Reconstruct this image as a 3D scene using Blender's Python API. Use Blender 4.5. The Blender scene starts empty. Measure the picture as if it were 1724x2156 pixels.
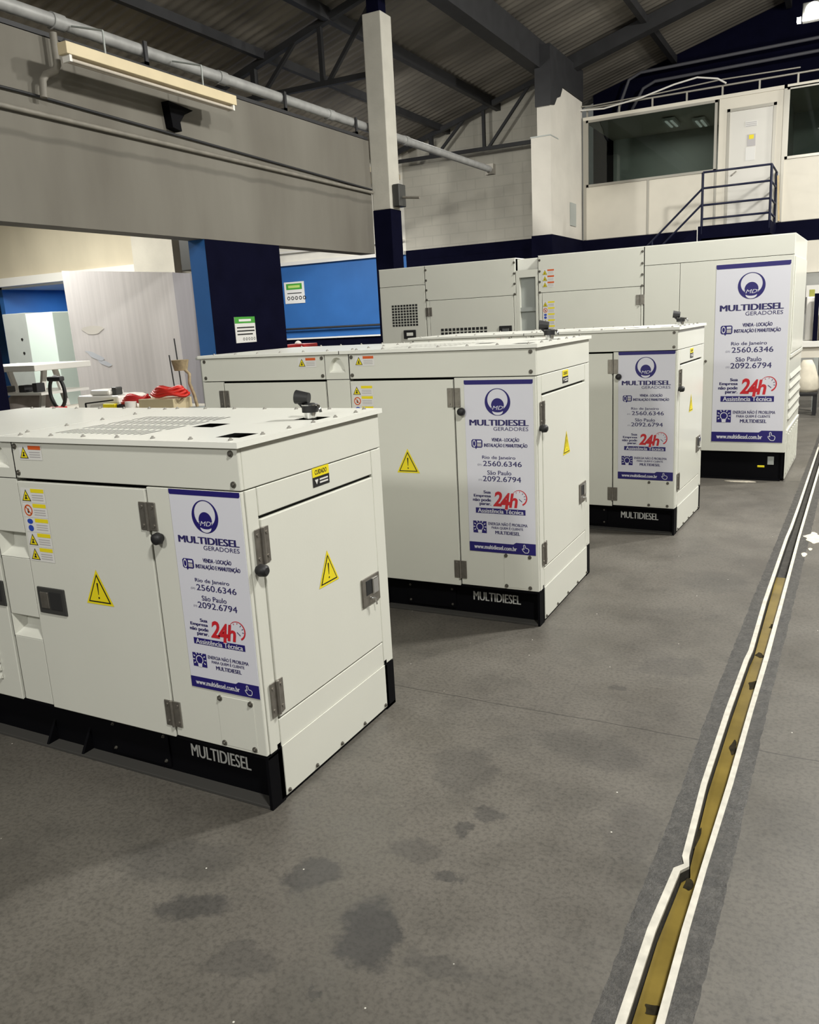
import bpy, bmesh, math, random
from mathutils import Vector, Matrix
random.seed(7)
C = bpy.context.scene.collection
S = bpy.context.scene
PI = math.pi
# ------------------------------------------------------------------ camera
def rot_cam(yaw, pitch, roll):
    f = Vector((-math.sin(yaw)*math.cos(pitch), math.cos(yaw)*math.cos(pitch), -math.sin(pitch)))
    r = Vector((math.cos(yaw), math.sin(yaw), 0)); u = r.cross(f)
    c, s = math.cos(roll), math.sin(roll)
    r2 = c*r+s*u; u2 = -s*r+c*u
    return Matrix((r2, u2, -f)).transposed()
cd = bpy.data.cameras.new('camera'); cam = bpy.data.objects.new('camera', cd); C.objects.link(cam)
cd.sensor_fit = 'HORIZONTAL'; cd.sensor_width = 36.0; cd.lens = 36.0*1727.1/1724.0
cd.clip_start = 0.05; cd.clip_end = 200
cam.matrix_world = Matrix.Translation((0, 0, 1.6)) @ rot_cam(0.49254, 0.2298, -0.0542).to_4x4()
S.camera = cam
# ------------------------------------------------------------------ exposure, world, hall lamps
S.view_settings.view_transform = 'Standard'; S.view_settings.look = 'None'
S.view_settings.gamma = 1.0; S.view_settings.use_curve_mapping = False
S.view_settings.exposure = 0.0
w = bpy.data.worlds.new('world'); S.world = w; w.use_nodes = True
w.node_tree.nodes['Background'].inputs[0].default_value = (0.95, 0.97, 0.90, 1)
w.node_tree.nodes['Background'].inputs[1].default_value = 0.12
def lamp(name, loc, power, size, target=None, col=(1, .985, .925), shape='DISK', size_y=None):
    l = bpy.data.lights.new(name, 'AREA'); l.shape = shape; l.size = size
    if size_y: l.size_y = size_y
    l.energy = power; l.color = col
    o = bpy.data.objects.new(name, l); C.objects.link(o); o.location = loc
    d = (Vector(target)-Vector(loc)) if target else Vector((0, 0, -1))
    o.rotation_euler = d.to_track_quat('-Z', 'Y').to_euler()
    return o
lamp('high_bay_or_fill_light', (1.9, -.4, 5.8), 320, 0.55, (-.6, 2.4, 0))
lamp('high_bay_or_fill_light', (1.6, 6.4, 5.9), 500, 0.55, (-0.4, 5.6, 0))
lamp('high_bay_or_fill_light', (2.4, 9.6, 6.2), 560, 0.55, (-2.6, 12.2, 0))
lamp('high_bay_or_fill_light', (3.4, 16.1, 5.0), 235, 0.5, (-1.6, 16.2, 0))
lamp('high_bay_or_fill_light', (-2.6, -4.6, 5.0), 220, 0.8, (-1.8, 3.0, 0.6))
lamp('floodlight_beam', (-.66, 12.9, 5.08), 55, 0.25, (-1.3, 17.0, 2.2), (1, .98, .92))
lamp('high_bay_or_fill_light', (-6.46, 12.2, 4.85), 95, 0.25, (-6.9, 15.2, 0))  # added lamp hidden behind the column, lifts the back wall
# annex: its own fluorescent rows on the ceiling
lamp('annex_light', (-9.6, 6.6, 3.85), 330, 3.0, None, (1, .99, .93), 'RECTANGLE', 1.2)
lamp('annex_light', (-10.5, 13.8, 3.85), 300, 4.0, None, (1, .99, .95), 'RECTANGLE', 2.0)
lamp('annex_light', (-11.2, 10.3, 2.42), 60, 1.4, None, (.85, .97, 1), 'RECTANGLE', 0.3)

# ------------------------------------------------------------------ materials
MATS = {}
def mat(name, col, rough=.5, metal=0., var=.0, vscale=6., bump=0., bscale=40., coat=0., emit=None, stretch=(1, 1, 1), spec=.5):
    if name in MATS: return MATS[name]
    m = bpy.data.materials.new(name); m.use_nodes = True; nt = m.node_tree; b = nt.nodes['Principled BSDF']
    b.inputs['Base Color'].default_value = (*col, 1); b.inputs['Roughness'].default_value = rough
    b.inputs['Metallic'].default_value = metal; b.inputs['Specular IOR Level'].default_value = spec
    if coat: b.inputs['Coat Weight'].default_value = coat; b.inputs['Coat Roughness'].default_value = .12
    if emit: b.inputs['Emission Color'].default_value = (*col, 1); b.inputs['Emission Strength'].default_value = emit
    if var or bump:
        tc = nt.nodes.new('ShaderNodeTexCoord'); mp = nt.nodes.new('ShaderNodeMapping'); mp.inputs['Scale'].default_value = stretch
        nt.links.new(tc.outputs['Object'], mp.inputs[0])
        n = nt.nodes.new('ShaderNodeTexNoise'); n.inputs['Scale'].default_value = vscale; n.inputs['Detail'].default_value = 6
        nt.links.new(mp.outputs[0], n.inputs['Vector'])
        if var:
            r = nt.nodes.new('ShaderNodeValToRGB'); r.color_ramp.elements[0].position = .3; r.color_ramp.elements[1].position = .7
            r.color_ramp.elements[0].color = (*[c*(1-var) for c in col], 1); r.color_ramp.elements[1].color = (*[min(1, c*(1+var)) for c in col], 1)
            nt.links.new(n.outputs['Fac'], r.inputs[0]); nt.links.new(r.outputs[0], b.inputs['Base Color'])
        if bump:
            n2 = nt.nodes.new('ShaderNodeTexNoise'); n2.inputs['Scale'].default_value = bscale; n2.inputs['Detail'].default_value = 5
            nt.links.new(mp.outputs[0], n2.inputs['Vector'])
            bp = nt.nodes.new('ShaderNodeBump'); bp.inputs['Strength'].default_value = bump; bp.inputs['Distance'].default_value = .01
            nt.links.new(n2.outputs['Fac'], bp.inputs['Height']); nt.links.new(bp.outputs[0], b.inputs['Normal'])
    MATS[name] = m
    return m
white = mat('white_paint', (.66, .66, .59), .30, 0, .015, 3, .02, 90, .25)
litw = mat('lit_white_paint', (.80, .80, .735), .34, 0, .015, 3, .02, 90, .2)  # same paint as the sides; top light is put into the paler colour
black = mat('black_paint', (.003, .003, .004), .6, spec=.06)
darkin = mat('dark_interior', (.012, .012, .012), .8)
rubber = mat('black_rubber', (.01, .01, .011), .55)
steel = mat('hinge_steel', (.30, .28, .25), .38, .85, .15, 30)
chrome = mat('chrome', (.75, .75, .74), .12, 1)
bolt = mat('bolt_steel', (.16, .15, .13), .4, .7)
dgrey = mat('latch_grey', (.055, .055, .052), .42, .3)
bwhite = mat('banner_white', (.66, .66, .72), .45)
bnavy = mat('print_navy', (.013, .008, .135), .4)
bdark = mat('print_dark_navy', (.022, .017, .11), .4)
bred = mat('print_red', (.55, .015, .025), .4)
bgrey = mat('print_grey', (.45, .45, .43), .5)
lwhite = mat('label_white', (.70, .69, .66), .45)
yellow = mat('label_yellow', (.80, .66, .01), .42)
lblack = mat('print_black', (.01, .01, .01), .45)
lred = mat('label_red', (.62, .10, .015), .45)
lrose = mat('label_rose', (.72, .42, .38), .5)
lblue = mat('label_blue', (.02, .06, .40), .45)
lgrey = mat('label_grey', (.45, .43, .43), .5)
navy = mat('navy_wall_paint', (.0035, .0037, .013), .8, 0, .15, 4, spec=.03)
blue = mat('light_blue_wall_paint', (.03, .125, .36), .5, 0, .07, 2, .05, 30, spec=.25)
cream = mat('cream_wall', (.56, .50, .375), .75, 0, .10, 1.5, .15, 25, stretch=(1, 1, .35))
conc_white = mat('whitewashed_wall', (.50, .47, .40), .8, 0, .12, 2.0, .2, 25)
colm = mat('column_paint', (.50, .48, .42), .7, 0, .06, 5, .15, 40)
panel = mat('office_panel', (.66, .62, .53), .5, 0, .03, 3)
alu = mat('aluminium_frame', (.42, .40, .35), .4, .5)
darksteel = mat('dark_roof_steel', (.018, .018, .020), .6, 0, .2, 5)
pipe_m = mat('grey_pipe', (.34, .34, .33), .45, .1, .15, 8)
conduit_m = mat('conduit', (.20, .185, .155), .6, 0, .15, 9)
plastic_w = mat('white_plastic', (.75, .73, .68), .4)
wood = mat('pale_wood', (.50, .38, .20), .6, 0, .15, 12)
redm = mat('red_plastic', (.50, .02, .02), .4)
greym = mat('grey_metal', (.33, .35, .33), .45, 0, .05, 4)

def brick_wall(name, col):
    m = mat(name, col, .8); nt = m.node_tree; b = nt.nodes['Principled BSDF']
    tc = nt.nodes.new('ShaderNodeTexCoord'); sp = nt.nodes.new('ShaderNodeSeparateXYZ'); cb = nt.nodes.new('ShaderNodeCombineXYZ')
    nt.links.new(tc.outputs['Object'], sp.inputs[0]); 
    ad = nt.nodes.new('ShaderNodeMath'); ad.operation = 'ADD'; nt.links.new(sp.outputs[0], ad.inputs[0]); nt.links.new(sp.outputs[1], ad.inputs[1])
    nt.links.new(ad.outputs[0], cb.inputs[0]); nt.links.new(sp.outputs[2], cb.inputs[1])
    br = nt.nodes.new('ShaderNodeTexBrick'); br.inputs['Scale'].default_value = 1
    br.inputs['Brick Width'].default_value = .42; br.inputs['Row Height'].default_value = .21; br.inputs['Mortar Size'].default_value = .012
    br.inputs['Color1'].default_value = (*col, 1); br.inputs['Color2'].default_value = (*[c*.97 for c in col], 1); br.inputs['Mortar'].default_value = (*[c*.90 for c in col], 1)
    nt.links.new(cb.outputs[0], br.inputs['Vector'])
    n = nt.nodes.new('ShaderNodeTexNoise'); n.inputs['Scale'].default_value = 1.3; n.inputs['Detail'].default_value = 6
    nt.links.new(tc.outputs['Object'], n.inputs['Vector'])
    mr = nt.nodes.new('ShaderNodeMapRange'); mr.inputs[1].default_value = .3; mr.inputs[2].default_value = .7; mr.inputs[3].default_value = .82; mr.inputs[4].default_value = 1.05
    nt.links.new(n.outputs['Fac'], mr.inputs[0])
    mx = nt.nodes.new('ShaderNodeVectorMath'); mx.operation = 'SCALE'
    nt.links.new(br.outputs['Color'], mx.inputs[0]); nt.links.new(mr.outputs[0], mx.inputs['Scale']); nt.links.new(mx.outputs[0], b.inputs['Base Color'])
    bp = nt.nodes.new('ShaderNodeBump'); bp.inputs['Strength'].default_value = .08; bp.inputs['Distance'].default_value = .006; bp.invert = True
    nt.links.new(br.outputs['Fac'], bp.inputs['Height']); nt.links.new(bp.outputs[0], b.inputs['Normal'])
    return m
block = brick_wall('painted_block_wall', (.50, .475, .405))

def beam_mat():
    m = mat('dirty_beam', (.40, .375, .315), .85); nt = m.node_tree; b = nt.nodes['Principled BSDF']
    tc = nt.nodes.new('ShaderNodeTexCoord'); mp = nt.nodes.new('ShaderNodeMapping'); mp.inputs['Scale'].default_value = (1, 1, .25)
    nt.links.new(tc.outputs['Object'], mp.inputs[0])
    n = nt.nodes.new('ShaderNodeTexNoise'); n.inputs['Scale'].default_value = 1.6; n.inputs['Detail'].default_value = 7; nt.links.new(mp.outputs[0], n.inputs['Vector'])
    r = nt.nodes.new('ShaderNodeValToRGB'); r.color_ramp.elements[0].position = .3; r.color_ramp.elements[1].position = .72
    r.color_ramp.elements[0].color = (.130, .119, .098, 1); r.color_ramp.elements[1].color = (.180, .169, .142, 1)
    nt.links.new(n.outputs['Fac'], r.inputs[0])
    # the long darker line that runs along the beam
    sp = nt.nodes.new('ShaderNodeSeparateXYZ'); nt.links.new(tc.outputs['Object'], sp.inputs[0])
    n2 = nt.nodes.new('ShaderNodeTexNoise'); n2.inputs['Scale'].default_value = 2.5; nt.links.new(tc.outputs['Object'], n2.inputs['Vector'])
    ma = nt.nodes.new('ShaderNodeMath'); ma.operation = 'MULTIPLY_ADD'; ma.inputs[1].default_value = .06; nt.links.new(n2.outputs['Fac'], ma.inputs[0]); nt.links.new(sp.outputs[2], ma.inputs[2])
    sb = nt.nodes.new('ShaderNodeMath'); sb.operation = 'SUBTRACT'; sb.inputs[1].default_value = 3.235; nt.links.new(ma.outputs[0], sb.inputs[0])
    ab = nt.nodes.new('ShaderNodeMath'); ab.operation = 'ABSOLUTE'; nt.links.new(sb.outputs[0], ab.inputs[0])
    mr = nt.nodes.new('ShaderNodeMapRange'); mr.inputs[1].default_value = .012; mr.inputs[2].default_value = .035; mr.inputs[3].default_value = .74; mr.inputs[4].default_value = 1
    nt.links.new(ab.outputs[0], mr.inputs[0])
    mx = nt.nodes.new('ShaderNodeVectorMath'); mx.operation = 'SCALE'; nt.links.new(r.outputs[0], mx.inputs[0]); nt.links.new(mr.outputs[0], mx.inputs['Scale'])
    nt.links.new(mx.outputs[0], b.inputs['Base Color'])
    return m
beamm = beam_mat()

def floor_mat(name, dark=False):
    m = mat(name, (.2, .18, .15), .55); nt = m.node_tree; b = nt.nodes['Principled BSDF']; L = nt.links.new; N = nt.nodes.new
    tc = N('ShaderNodeTexCoord')
    def noise(sc, det, rough=.6):
        n = N('ShaderNodeTexNoise'); n.inputs['Scale'].default_value = sc; n.inputs['Detail'].default_value = det; n.inputs['Roughness'].default_value = rough
        L(tc.outputs['Object'], n.inputs['Vector']); return n
    def ramp(fac, p0, c0, p1, c1):
        r = N('ShaderNodeValToRGB'); e = r.color_ramp.elements; e[0].position = p0; e[1].position = p1; e[0].color = (*c0, 1); e[1].color = (*c1, 1); L(fac, r.inputs[0]); return r.outputs[0]
    def mul(a, bb, fac=1.):
        x = N('ShaderNodeMix'); x.data_type = 'RGBA'; x.blend_type = 'MULTIPLY'; x.inputs[0].default_value = fac; L(a, x.inputs[6]); L(bb, x.inputs[7]); return x.outputs[2]
    if dark:
        c = ramp(noise(22, 8, .8).outputs['Fac'], .32, (.013, .012, .011), .70, (.092, .086, .077))
        c = mul(c, ramp(noise(90, 3).outputs['Fac'], .35, (.6, .6, .6), .6, (1, 1, 1)))
    else:
        c = ramp(noise(1.1, 9, .62).outputs['Fac'], .30, (.076, .069, .058), .70, (.132, .121, .103))
        c = mul(c, ramp(noise(3.4, 8, .7).outputs['Fac'], .34, (.76, .765, .77), .52, (1, 1, 1)), .85)
        c = mul(c, ramp(noise(70, 4).outputs['Fac'], .32, (.60, .60, .60), .55, (1, 1, 1)), .85)
        # oil and damp stains, each with its own place and outline
        wn = noise(11, 6, .65); wv = N('ShaderNodeVectorMath'); wv.operation = 'MULTIPLY_ADD'
        wv.inputs[1].default_value = (.17, .17, 0); L(wn.outputs['Color'], wv.inputs[0]); L(tc.outputs['Object'], wv.inputs[2])
        tot = None
        for (x, y, rx, ry, a, st) in [(-1.325, 1.72, .095, .075, .7, .52), (-.945, 1.88, .045, .04, 0, .5), (-1.045, 1.585, .085, .14, .45, .62),
                                      (-1.0, 2.10, .035, .04, 0, .48), (-.965, 2.22, .06, .045, .3, .42), (-1.56, 1.47, .11, .055, .5, .5), (-1.073, 1.36, .018, .018, 0, .4),
                                      (-.83, 1.56, .10, .05, .2, .3), (-1.75, 1.62, .2, .1, .4, .25), (-.62, 3.6, .16, .12, .3, .22), (-.75, 2.75, .2, .12, -.2, .22), (-.5, 2.3, .09, .16, 0, .2),
                                      (-1.15, 2.45, .12, .16, .6, .25), (-.62, 4.9, .2, .2, 0, .2), (-1.1, 1.95, .09, .05, .4, .28), (-.8, 3.3, .04, .03, 0, .35), (-1.3, 1.36, .1, .06, .2, .28)]:
            mp = N('ShaderNodeMapping'); mp.vector_type = 'TEXTURE'; mp.inputs['Location'].default_value = (x+.085, y+.085, 0); mp.inputs['Rotation'].default_value = (0, 0, a); mp.inputs['Scale'].default_value = (rx, ry, 1)
            L(wv.outputs[0], mp.inputs[0]); ln = N('ShaderNodeVectorMath'); ln.operation = 'LENGTH'; L(mp.outputs[0], ln.inputs[0])
            mr = N('ShaderNodeMapRange'); mr.inputs[1].default_value = .80; mr.inputs[2].default_value = 1.12; mr.inputs[3].default_value = 1-st; mr.inputs[4].default_value = 1; L(ln.outputs['Value'], mr.inputs[0])
            if tot is None: tot = mr.outputs[0]
            else:
                mm = N('ShaderNodeMath'); mm.operation = 'MULTIPLY'; L(tot, mm.inputs[0]); L(mr.outputs[0], mm.inputs[1]); tot = mm.outputs[0]
        r = N('ShaderNodeValToRGB'); r.color_ramp.elements[0].color = (.30, .315, .36, 1); r.color_ramp.elements[0].position = .2; r.color_ramp.elements[1].color = (1, 1, 1, 1); L(tot, r.inputs[0])
        c = mul(c, r.outputs[0])
        # saw-cut joint across the slab
        sp = N('ShaderNodeSeparateXYZ'); L(tc.outputs['Object'], sp.inputs[0])
        n3 = noise(3, 3)
        for j, th in ((2.97, .004), (8.0, .008), (12.5, .01)):
            ma = N('ShaderNodeMath'); ma.operation = 'MULTIPLY_ADD'; ma.inputs[1].default_value = -.03; L(n3.outputs['Fac'], ma.inputs[0]); L(sp.outputs[1], ma.inputs[2])
            sb = N('ShaderNodeMath'); sb.operation = 'SUBTRACT'; sb.inputs[1].default_value = j-.015; L(ma.outputs[0], sb.inputs[0])
            ab = N('ShaderNodeMath'); ab.operation = 'ABSOLUTE'; L(sb.outputs[0], ab.inputs[0])
            mr = N('ShaderNodeMapRange'); mr.inputs[1].default_value = th*.5; mr.inputs[2].default_value = th; mr.inputs[3].default_value = .45; mr.inputs[4].default_value = 1; L(ab.outputs[0], mr.inputs[0])
            x = N('ShaderNodeVectorMath'); x.operation = 'SCALE'; L(c, x.inputs[0]); L(mr.outputs[0], x.inputs['Scale']); c = x.outputs[0]
        # pale paint specks
        vo = N('ShaderNodeTexVoronoi'); vo.inputs['Scale'].default_value = 9; L(tc.outputs['Object'], vo.inputs['Vector'])
        mr = N('ShaderNodeMapRange'); mr.inputs[1].default_value = .018; mr.inputs[2].default_value = .03; mr.inputs[3].default_value = 1; mr.inputs[4].default_value = 0; L(vo.outputs['Distance'], mr.inputs[0])
        x = N('ShaderNodeMix'); x.data_type = 'RGBA'; L(mr.outputs[0], x.inputs[0]); L(c, x.inputs[6]); x.inputs[7].default_value = (.6, .58, .52, 1); c = x.outputs[2]
    L(c, b.inputs['Base Color'])
    rr = N('ShaderNodeMapRange'); rr.inputs[1].default_value = .3; rr.inputs[2].default_value = .7; rr.inputs[3].default_value = .42; rr.inputs[4].default_value = .62; L(noise(2.2, 5).outputs['Fac'], rr.inputs[0]); L(rr.outputs[0], b.inputs['Roughness'])
    bp = N('ShaderNodeBump'); bp.inputs['Strength'].default_value = .6 if dark else .07; bp.inputs['Distance'].default_value = .006; L(noise(60, 6, .7).outputs['Fac'], bp.inputs['Height']); L(bp.outputs[0], b.inputs['Normal'])
    return m
floorm = floor_mat('concrete_floor'); bandm = floor_mat('rough_dark_screed', True)

def glass_mat():
    m = bpy.data.materials.new('window_glass'); m.use_nodes = True; nt = m.node_tree; nt.nodes.clear()
    o = nt.nodes.new('ShaderNodeOutputMaterial'); mx = nt.nodes.new('ShaderNodeMixShader'); t = nt.nodes.new('ShaderNodeBsdfTransparent'); g = nt.nodes.new('ShaderNodeBsdfGlossy')
    t.inputs[0].default_value = (.55, .6, .58, 1); g.inputs['Roughness'].default_value = .02
    f = nt.nodes.new('ShaderNodeFresnel'); f.inputs[0].default_value = 1.5
    nt.links.new(f.outputs[0], mx.inputs[0]); nt.links.new(t.outputs[0], mx.inputs[1]); nt.links.new(g.outputs[0], mx.inputs[2]); nt.links.new(mx.outputs[0], o.inputs[0])
    return m
glass = glass_mat()
roofm = mat('corrugated_roof_sheet', (.19, .172, .145), .6, .1, .40, 1.6, .15, 30, stretch=(.25, 1, .25))

# ------------------------------------------------------------------ mesh builder
class MB:
    def __init__(s): s.v = []; s.f = []; s.mi = []; s.mats = []; s.cur = 0; s.sm = set()
    def mat(s, m):
        if m not in s.mats: s.mats.append(m)
        s.cur = s.mats.index(m); return s
    def add(s, vs, fs, smooth=False):
        b = len(s.v); s.v += [tuple(v) for v in vs]
        for f in fs:
            if smooth: s.sm.add(len(s.f))
            s.f.append([b+i for i in f]); s.mi.append(s.cur)
        return s
    def box(s, x0, x1, y0, y1, z0, z1, bev=0.):
        x0, x1 = min(x0, x1), max(x0, x1); y0, y1 = min(y0, y1), max(y0, y1); z0, z1 = min(z0, z1), max(z0, z1)
        if not bev:
            vs = [(x, y, z) for z in (z0, z1) for y in (y0, y1) for x in (x0, x1)]
            return s.add(vs, [(0, 2, 3, 1), (4, 5, 7, 6), (0, 1, 5, 4), (2, 6, 7, 3), (0, 4, 6, 2), (1, 3, 7, 5)])
        bm = bmesh.new(); bmesh.ops.create_cube(bm, size=1)
        for v in bm.verts: v.co = Vector(((x0+x1)/2+v.co.x*(x1-x0), (y0+y1)/2+v.co.y*(y1-y0), (z0+z1)/2+v.co.z*(z1-z0)))
        bmesh.ops.bevel(bm, geom=bm.edges[:], offset=min(bev, .45*min(x1-x0, y1-y0, z1-z0)), segments=2, affect='EDGES', profile=.5)
        bm.verts.index_update(); s.add([v.co[:] for v in bm.verts], [[v.index for v in f.verts] for f in bm.faces]); bm.free(); return s
    def obox(s, p0, p1, w, h, up=(0, 0, 1)):
        # a bar of section w x h from p0 to p1
        p0, p1 = Vector(p0), Vector(p1); d = (p1-p0).normalized(); u = Vector(up)
        if abs(d.dot(u)) > .98: u = Vector((0, 1, 0))
        a = d.cross(u).normalized(); u = a.cross(d)
        vs = [p+a*i*w/2+u*j*h/2 for p in (p0, p1) for j in (-1, 1) for i in (-1, 1)]
        return s.add(vs, [(0, 1, 3, 2), (4, 6, 7, 5), (0, 4, 5, 1), (2, 3, 7, 6), (0, 2, 6, 4), (1, 5, 7, 3)])
    def cyl(s, p0, p1, r0, r1=None, n=20):
        r1 = r0 if r1 is None else r1
        p0, p1 = Vector(p0), Vector(p1); d = (p1-p0).normalized(); t = Vector((0, 0, 1)) if abs(d.z) < .9 else Vector((1, 0, 0))
        a = d.cross(t).normalized(); b = d.cross(a)
        vs = [p+(a*math.cos(2*PI*i/n)+b*math.sin(2*PI*i/n))*r for p, r in ((p0, r0), (p1, r1)) for i in range(n)]
        s.add(vs, [(i, (i+1) % n, n+(i+1) % n, n+i) for i in range(n)], True)
        return s.add(vs, [tuple(range(n-1, -1, -1)), tuple(range(n, 2*n))])
    def tube(s, pts, r, n=10, closed=False):
        pts = [Vector(p) for p in pts]; rings = []; prev = None
        for i, p in enumerate(pts):
            d = (pts[min(i+1, len(pts)-1)]-pts[max(i-1, 0)]).normalized()
            if prev is None:
                t = Vector((0, 0, 1)) if abs(d.z) < .9 else Vector((1, 0, 0)); a = d.cross(t).normalized()
            else: a = (prev-d*prev.dot(d)).normalized()
            prev = a; b = d.cross(a); rr = r[i] if isinstance(r, (list, tuple)) else r
            rings.append([p+(a*math.cos(2*PI*k/n)+b*math.sin(2*PI*k/n))*rr for k in range(n)])
        vs = [v for q in rings for v in q]
        fs = [(i*n+k, i*n+(k+1) % n, (i+1)*n+(k+1) % n, (i+1)*n+k) for i in range(len(pts)-1) for k in range(n)]
        s.add(vs, fs, True); m = len(pts)-1
        return s.add(vs, [tuple(range(n-1, -1, -1)), tuple(m*n+k for k in range(n))])
    def prism(s, poly, fn0, fn1):
        n = len(poly); vs = [fn0(*p) for p in poly]+[fn1(*p) for p in poly]
        return s.add(vs, [tuple(range(n)), tuple(range(2*n-1, n-1, -1))]+[(i, n+i, n+(i+1) % n, (i+1) % n) for i in range(n)])
    def lathe(s, prof, c, axis='z', n=24):
        vs = []
        for r, h in prof:
            for k in range(n):
                a = 2*PI*k/n
                vs.append((c[0]+r*math.cos(a), c[1]+r*math.sin(a), c[2]+h) if axis == 'z' else (c[0]+r*math.cos(a), c[1]-h, c[2]+r*math.sin(a)))
        s.add(vs, [(i*n+k, i*n+(k+1) % n, (i+1)*n+(k+1) % n, (i+1)*n+k) for i in range(len(prof)-1) for k in range(n)], True)
        return s
    def plate_holes(s, xs, ys, z0, z1, holes):
        # flat plate with rectangular holes (x0,x1,y0,y1)
        X = sorted(set([round(a, 5) for a in xs]+[round(h[i], 5) for h in holes for i in (0, 1)])); Y = sorted(set([round(a, 5) for a in ys]+[round(h[i], 5) for h in holes for i in (2, 3)]))
        def solid(i, j):
            if i < 0 or j < 0 or i >= len(X)-1 or j >= len(Y)-1: return False
            cx, cy = (X[i]+X[i+1])/2, (Y[j]+Y[j+1])/2
            return not any(h[0] < cx < h[1] and h[2] < cy < h[3] for h in holes)
        for i in range(len(X)-1):
            for j in range(len(Y)-1):
                if not solid(i, j): continue
                a, b, c, d = X[i], X[i+1], Y[j], Y[j+1]
                s.add([(a, c, z1), (b, c, z1), (b, d, z1), (a, d, z1)], [(0, 1, 2, 3)]); s.add([(a, c, z0), (b, c, z0), (b, d, z0), (a, d, z0)], [(3, 2, 1, 0)])
                if not solid(i-1, j): s.add([(a, c, z0), (a, d, z0), (a, d, z1), (a, c, z1)], [(3, 2, 1, 0)])
                if not solid(i+1, j): s.add([(b, c, z0), (b, d, z0), (b, d, z1), (b, c, z1)], [(0, 1, 2, 3)])
                if not solid(i, j-1): s.add([(a, c, z0), (b, c, z0), (b, c, z1), (a, c, z1)], [(0, 1, 2, 3)])
                if not solid(i, j+1): s.add([(a, d, z0), (b, d, z0), (b, d, z1), (a, d, z1)], [(3, 2, 1, 0)])
        return s
    def mesh(s, name):
        me = bpy.data.meshes.new(name); me.from_pydata(s.v, [], s.f)
        for m in s.mats: me.materials.append(m)
        for i, p in enumerate(me.polygons): p.material_index = s.mi[i]; p.use_smooth = i in s.sm
        me.update(); return me
    def build(s, name, parent=None, label=None, cat=None, group=None, kind=None, loc=None):
        o = bpy.data.objects.new(name, s.mesh(name)); C.objects.link(o)
        if parent is not None: o.parent = parent
        if loc: o.location = loc
        tag(o, label, cat, group, kind); return o
def tag(o, label=None, cat=None, group=None, kind=None):
    for k, v in (('label', label), ('category', cat), ('group', group), ('kind', kind)):
        if v: o[k] = v
    return o
def empty(name, loc, label, cat, group=None, rz=0., kind=None):
    o = bpy.data.objects.new(name, None); C.objects.link(o); o.location = loc; o.rotation_euler = (0, 0, rz); o.empty_display_size = .1
    return tag(o, label, cat, group, kind)
def P(m): return MB().mat(m)

# ------------------------------------------------------------------ lettering
_tc = {}
def text_geo(body, bold=0., shear=0.):
    k = (body, bold, shear)
    if k in _tc: return _tc[k]
    cu = bpy.data.curves.new('lettering', 'FONT'); cu.body = body; cu.offset = bold; cu.shear = shear; cu.resolution_u = 3; cu.fill_mode = 'FRONT'
    o = bpy.data.objects.new('lettering', cu); C.objects.link(o)
    dg = bpy.context.evaluated_depsgraph_get(); dg.update()
    me = bpy.data.meshes.new_from_object(o.evaluated_get(dg))
    vs = [v.co.copy() for v in me.vertices]; fs = [list(p.vertices) for p in me.polygons]
    bpy.data.objects.remove(o); bpy.data.meshes.remove(me)
    x0 = min(v.x for v in vs); x1 = max(v.x for v in vs); y0 = min(v.y for v in vs); y1 = max(v.y for v in vs)
    _tc[k] = ([((v.x-x0)/(x1-x0), (v.y-y0)/(y1-y0)) for v in vs], fs)
    return _tc[k]
def put_text(mb, body, a0, a1, b0, b1, fn, bold=0., shear=0.):
    # fits the words into the box a0..a1 x b0..b1 of the plane fn(a,b)
    vs, fs = text_geo(body, bold, shear)
    mb.add([fn(a0+(a1-a0)*u, b0+(b1-b0)*v) for u, v in vs], fs)
def poly(mb, pts, fn): mb.add([fn(*p) for p in pts], [tuple(range(len(pts)))])
def rect(mb, a0, a1, b0, b1, fn): poly(mb, [(a0, b0), (a1, b0), (a1, b1), (a0, b1)], fn)
def disc(mb, c, ra, rb, fn, n=40, t0=0, t1=2*PI): poly(mb, [(c[0]+ra*math.cos(t0+(t1-t0)*i/n), c[1]+rb*math.sin(t0+(t1-t0)*i/n)) for i in range(n if abs(t1-t0) > 6.2 else n+1)], fn)
def ring(mb, c, ro, ri, fn, c2=None, n=48, t0=0, t1=2*PI, asp=1.):
    c2 = c2 or c
    for i in range(n):
        t, u = t0+(t1-t0)*i/n, t0+(t1-t0)*(i+1)/n
        poly(mb, [(c[0]+ro*math.cos(t), c[1]+ro*asp*math.sin(t)), (c[0]+ro*math.cos(u), c[1]+ro*asp*math.sin(u)), (c2[0]+ri*math.cos(u), c2[1]+ri*asp*math.sin(u)), (c2[0]+ri*math.cos(t), c2[1]+ri*asp*math.sin(t))], fn)
def stroke(mb, pts, wd, fn):
    for (x0, y0), (x1, y1) in zip(pts, pts[1:]):
        l = math.hypot(x1-x0, y1-y0) or 1; nx, ny = -(y1-y0)/l*wd/2, (x1-x0)/l*wd/2
        poly(mb, [(x0+nx, y0+ny), (x0-nx, y0-ny), (x1-nx, y1-ny), (x1+nx, y1+ny)], fn)

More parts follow.
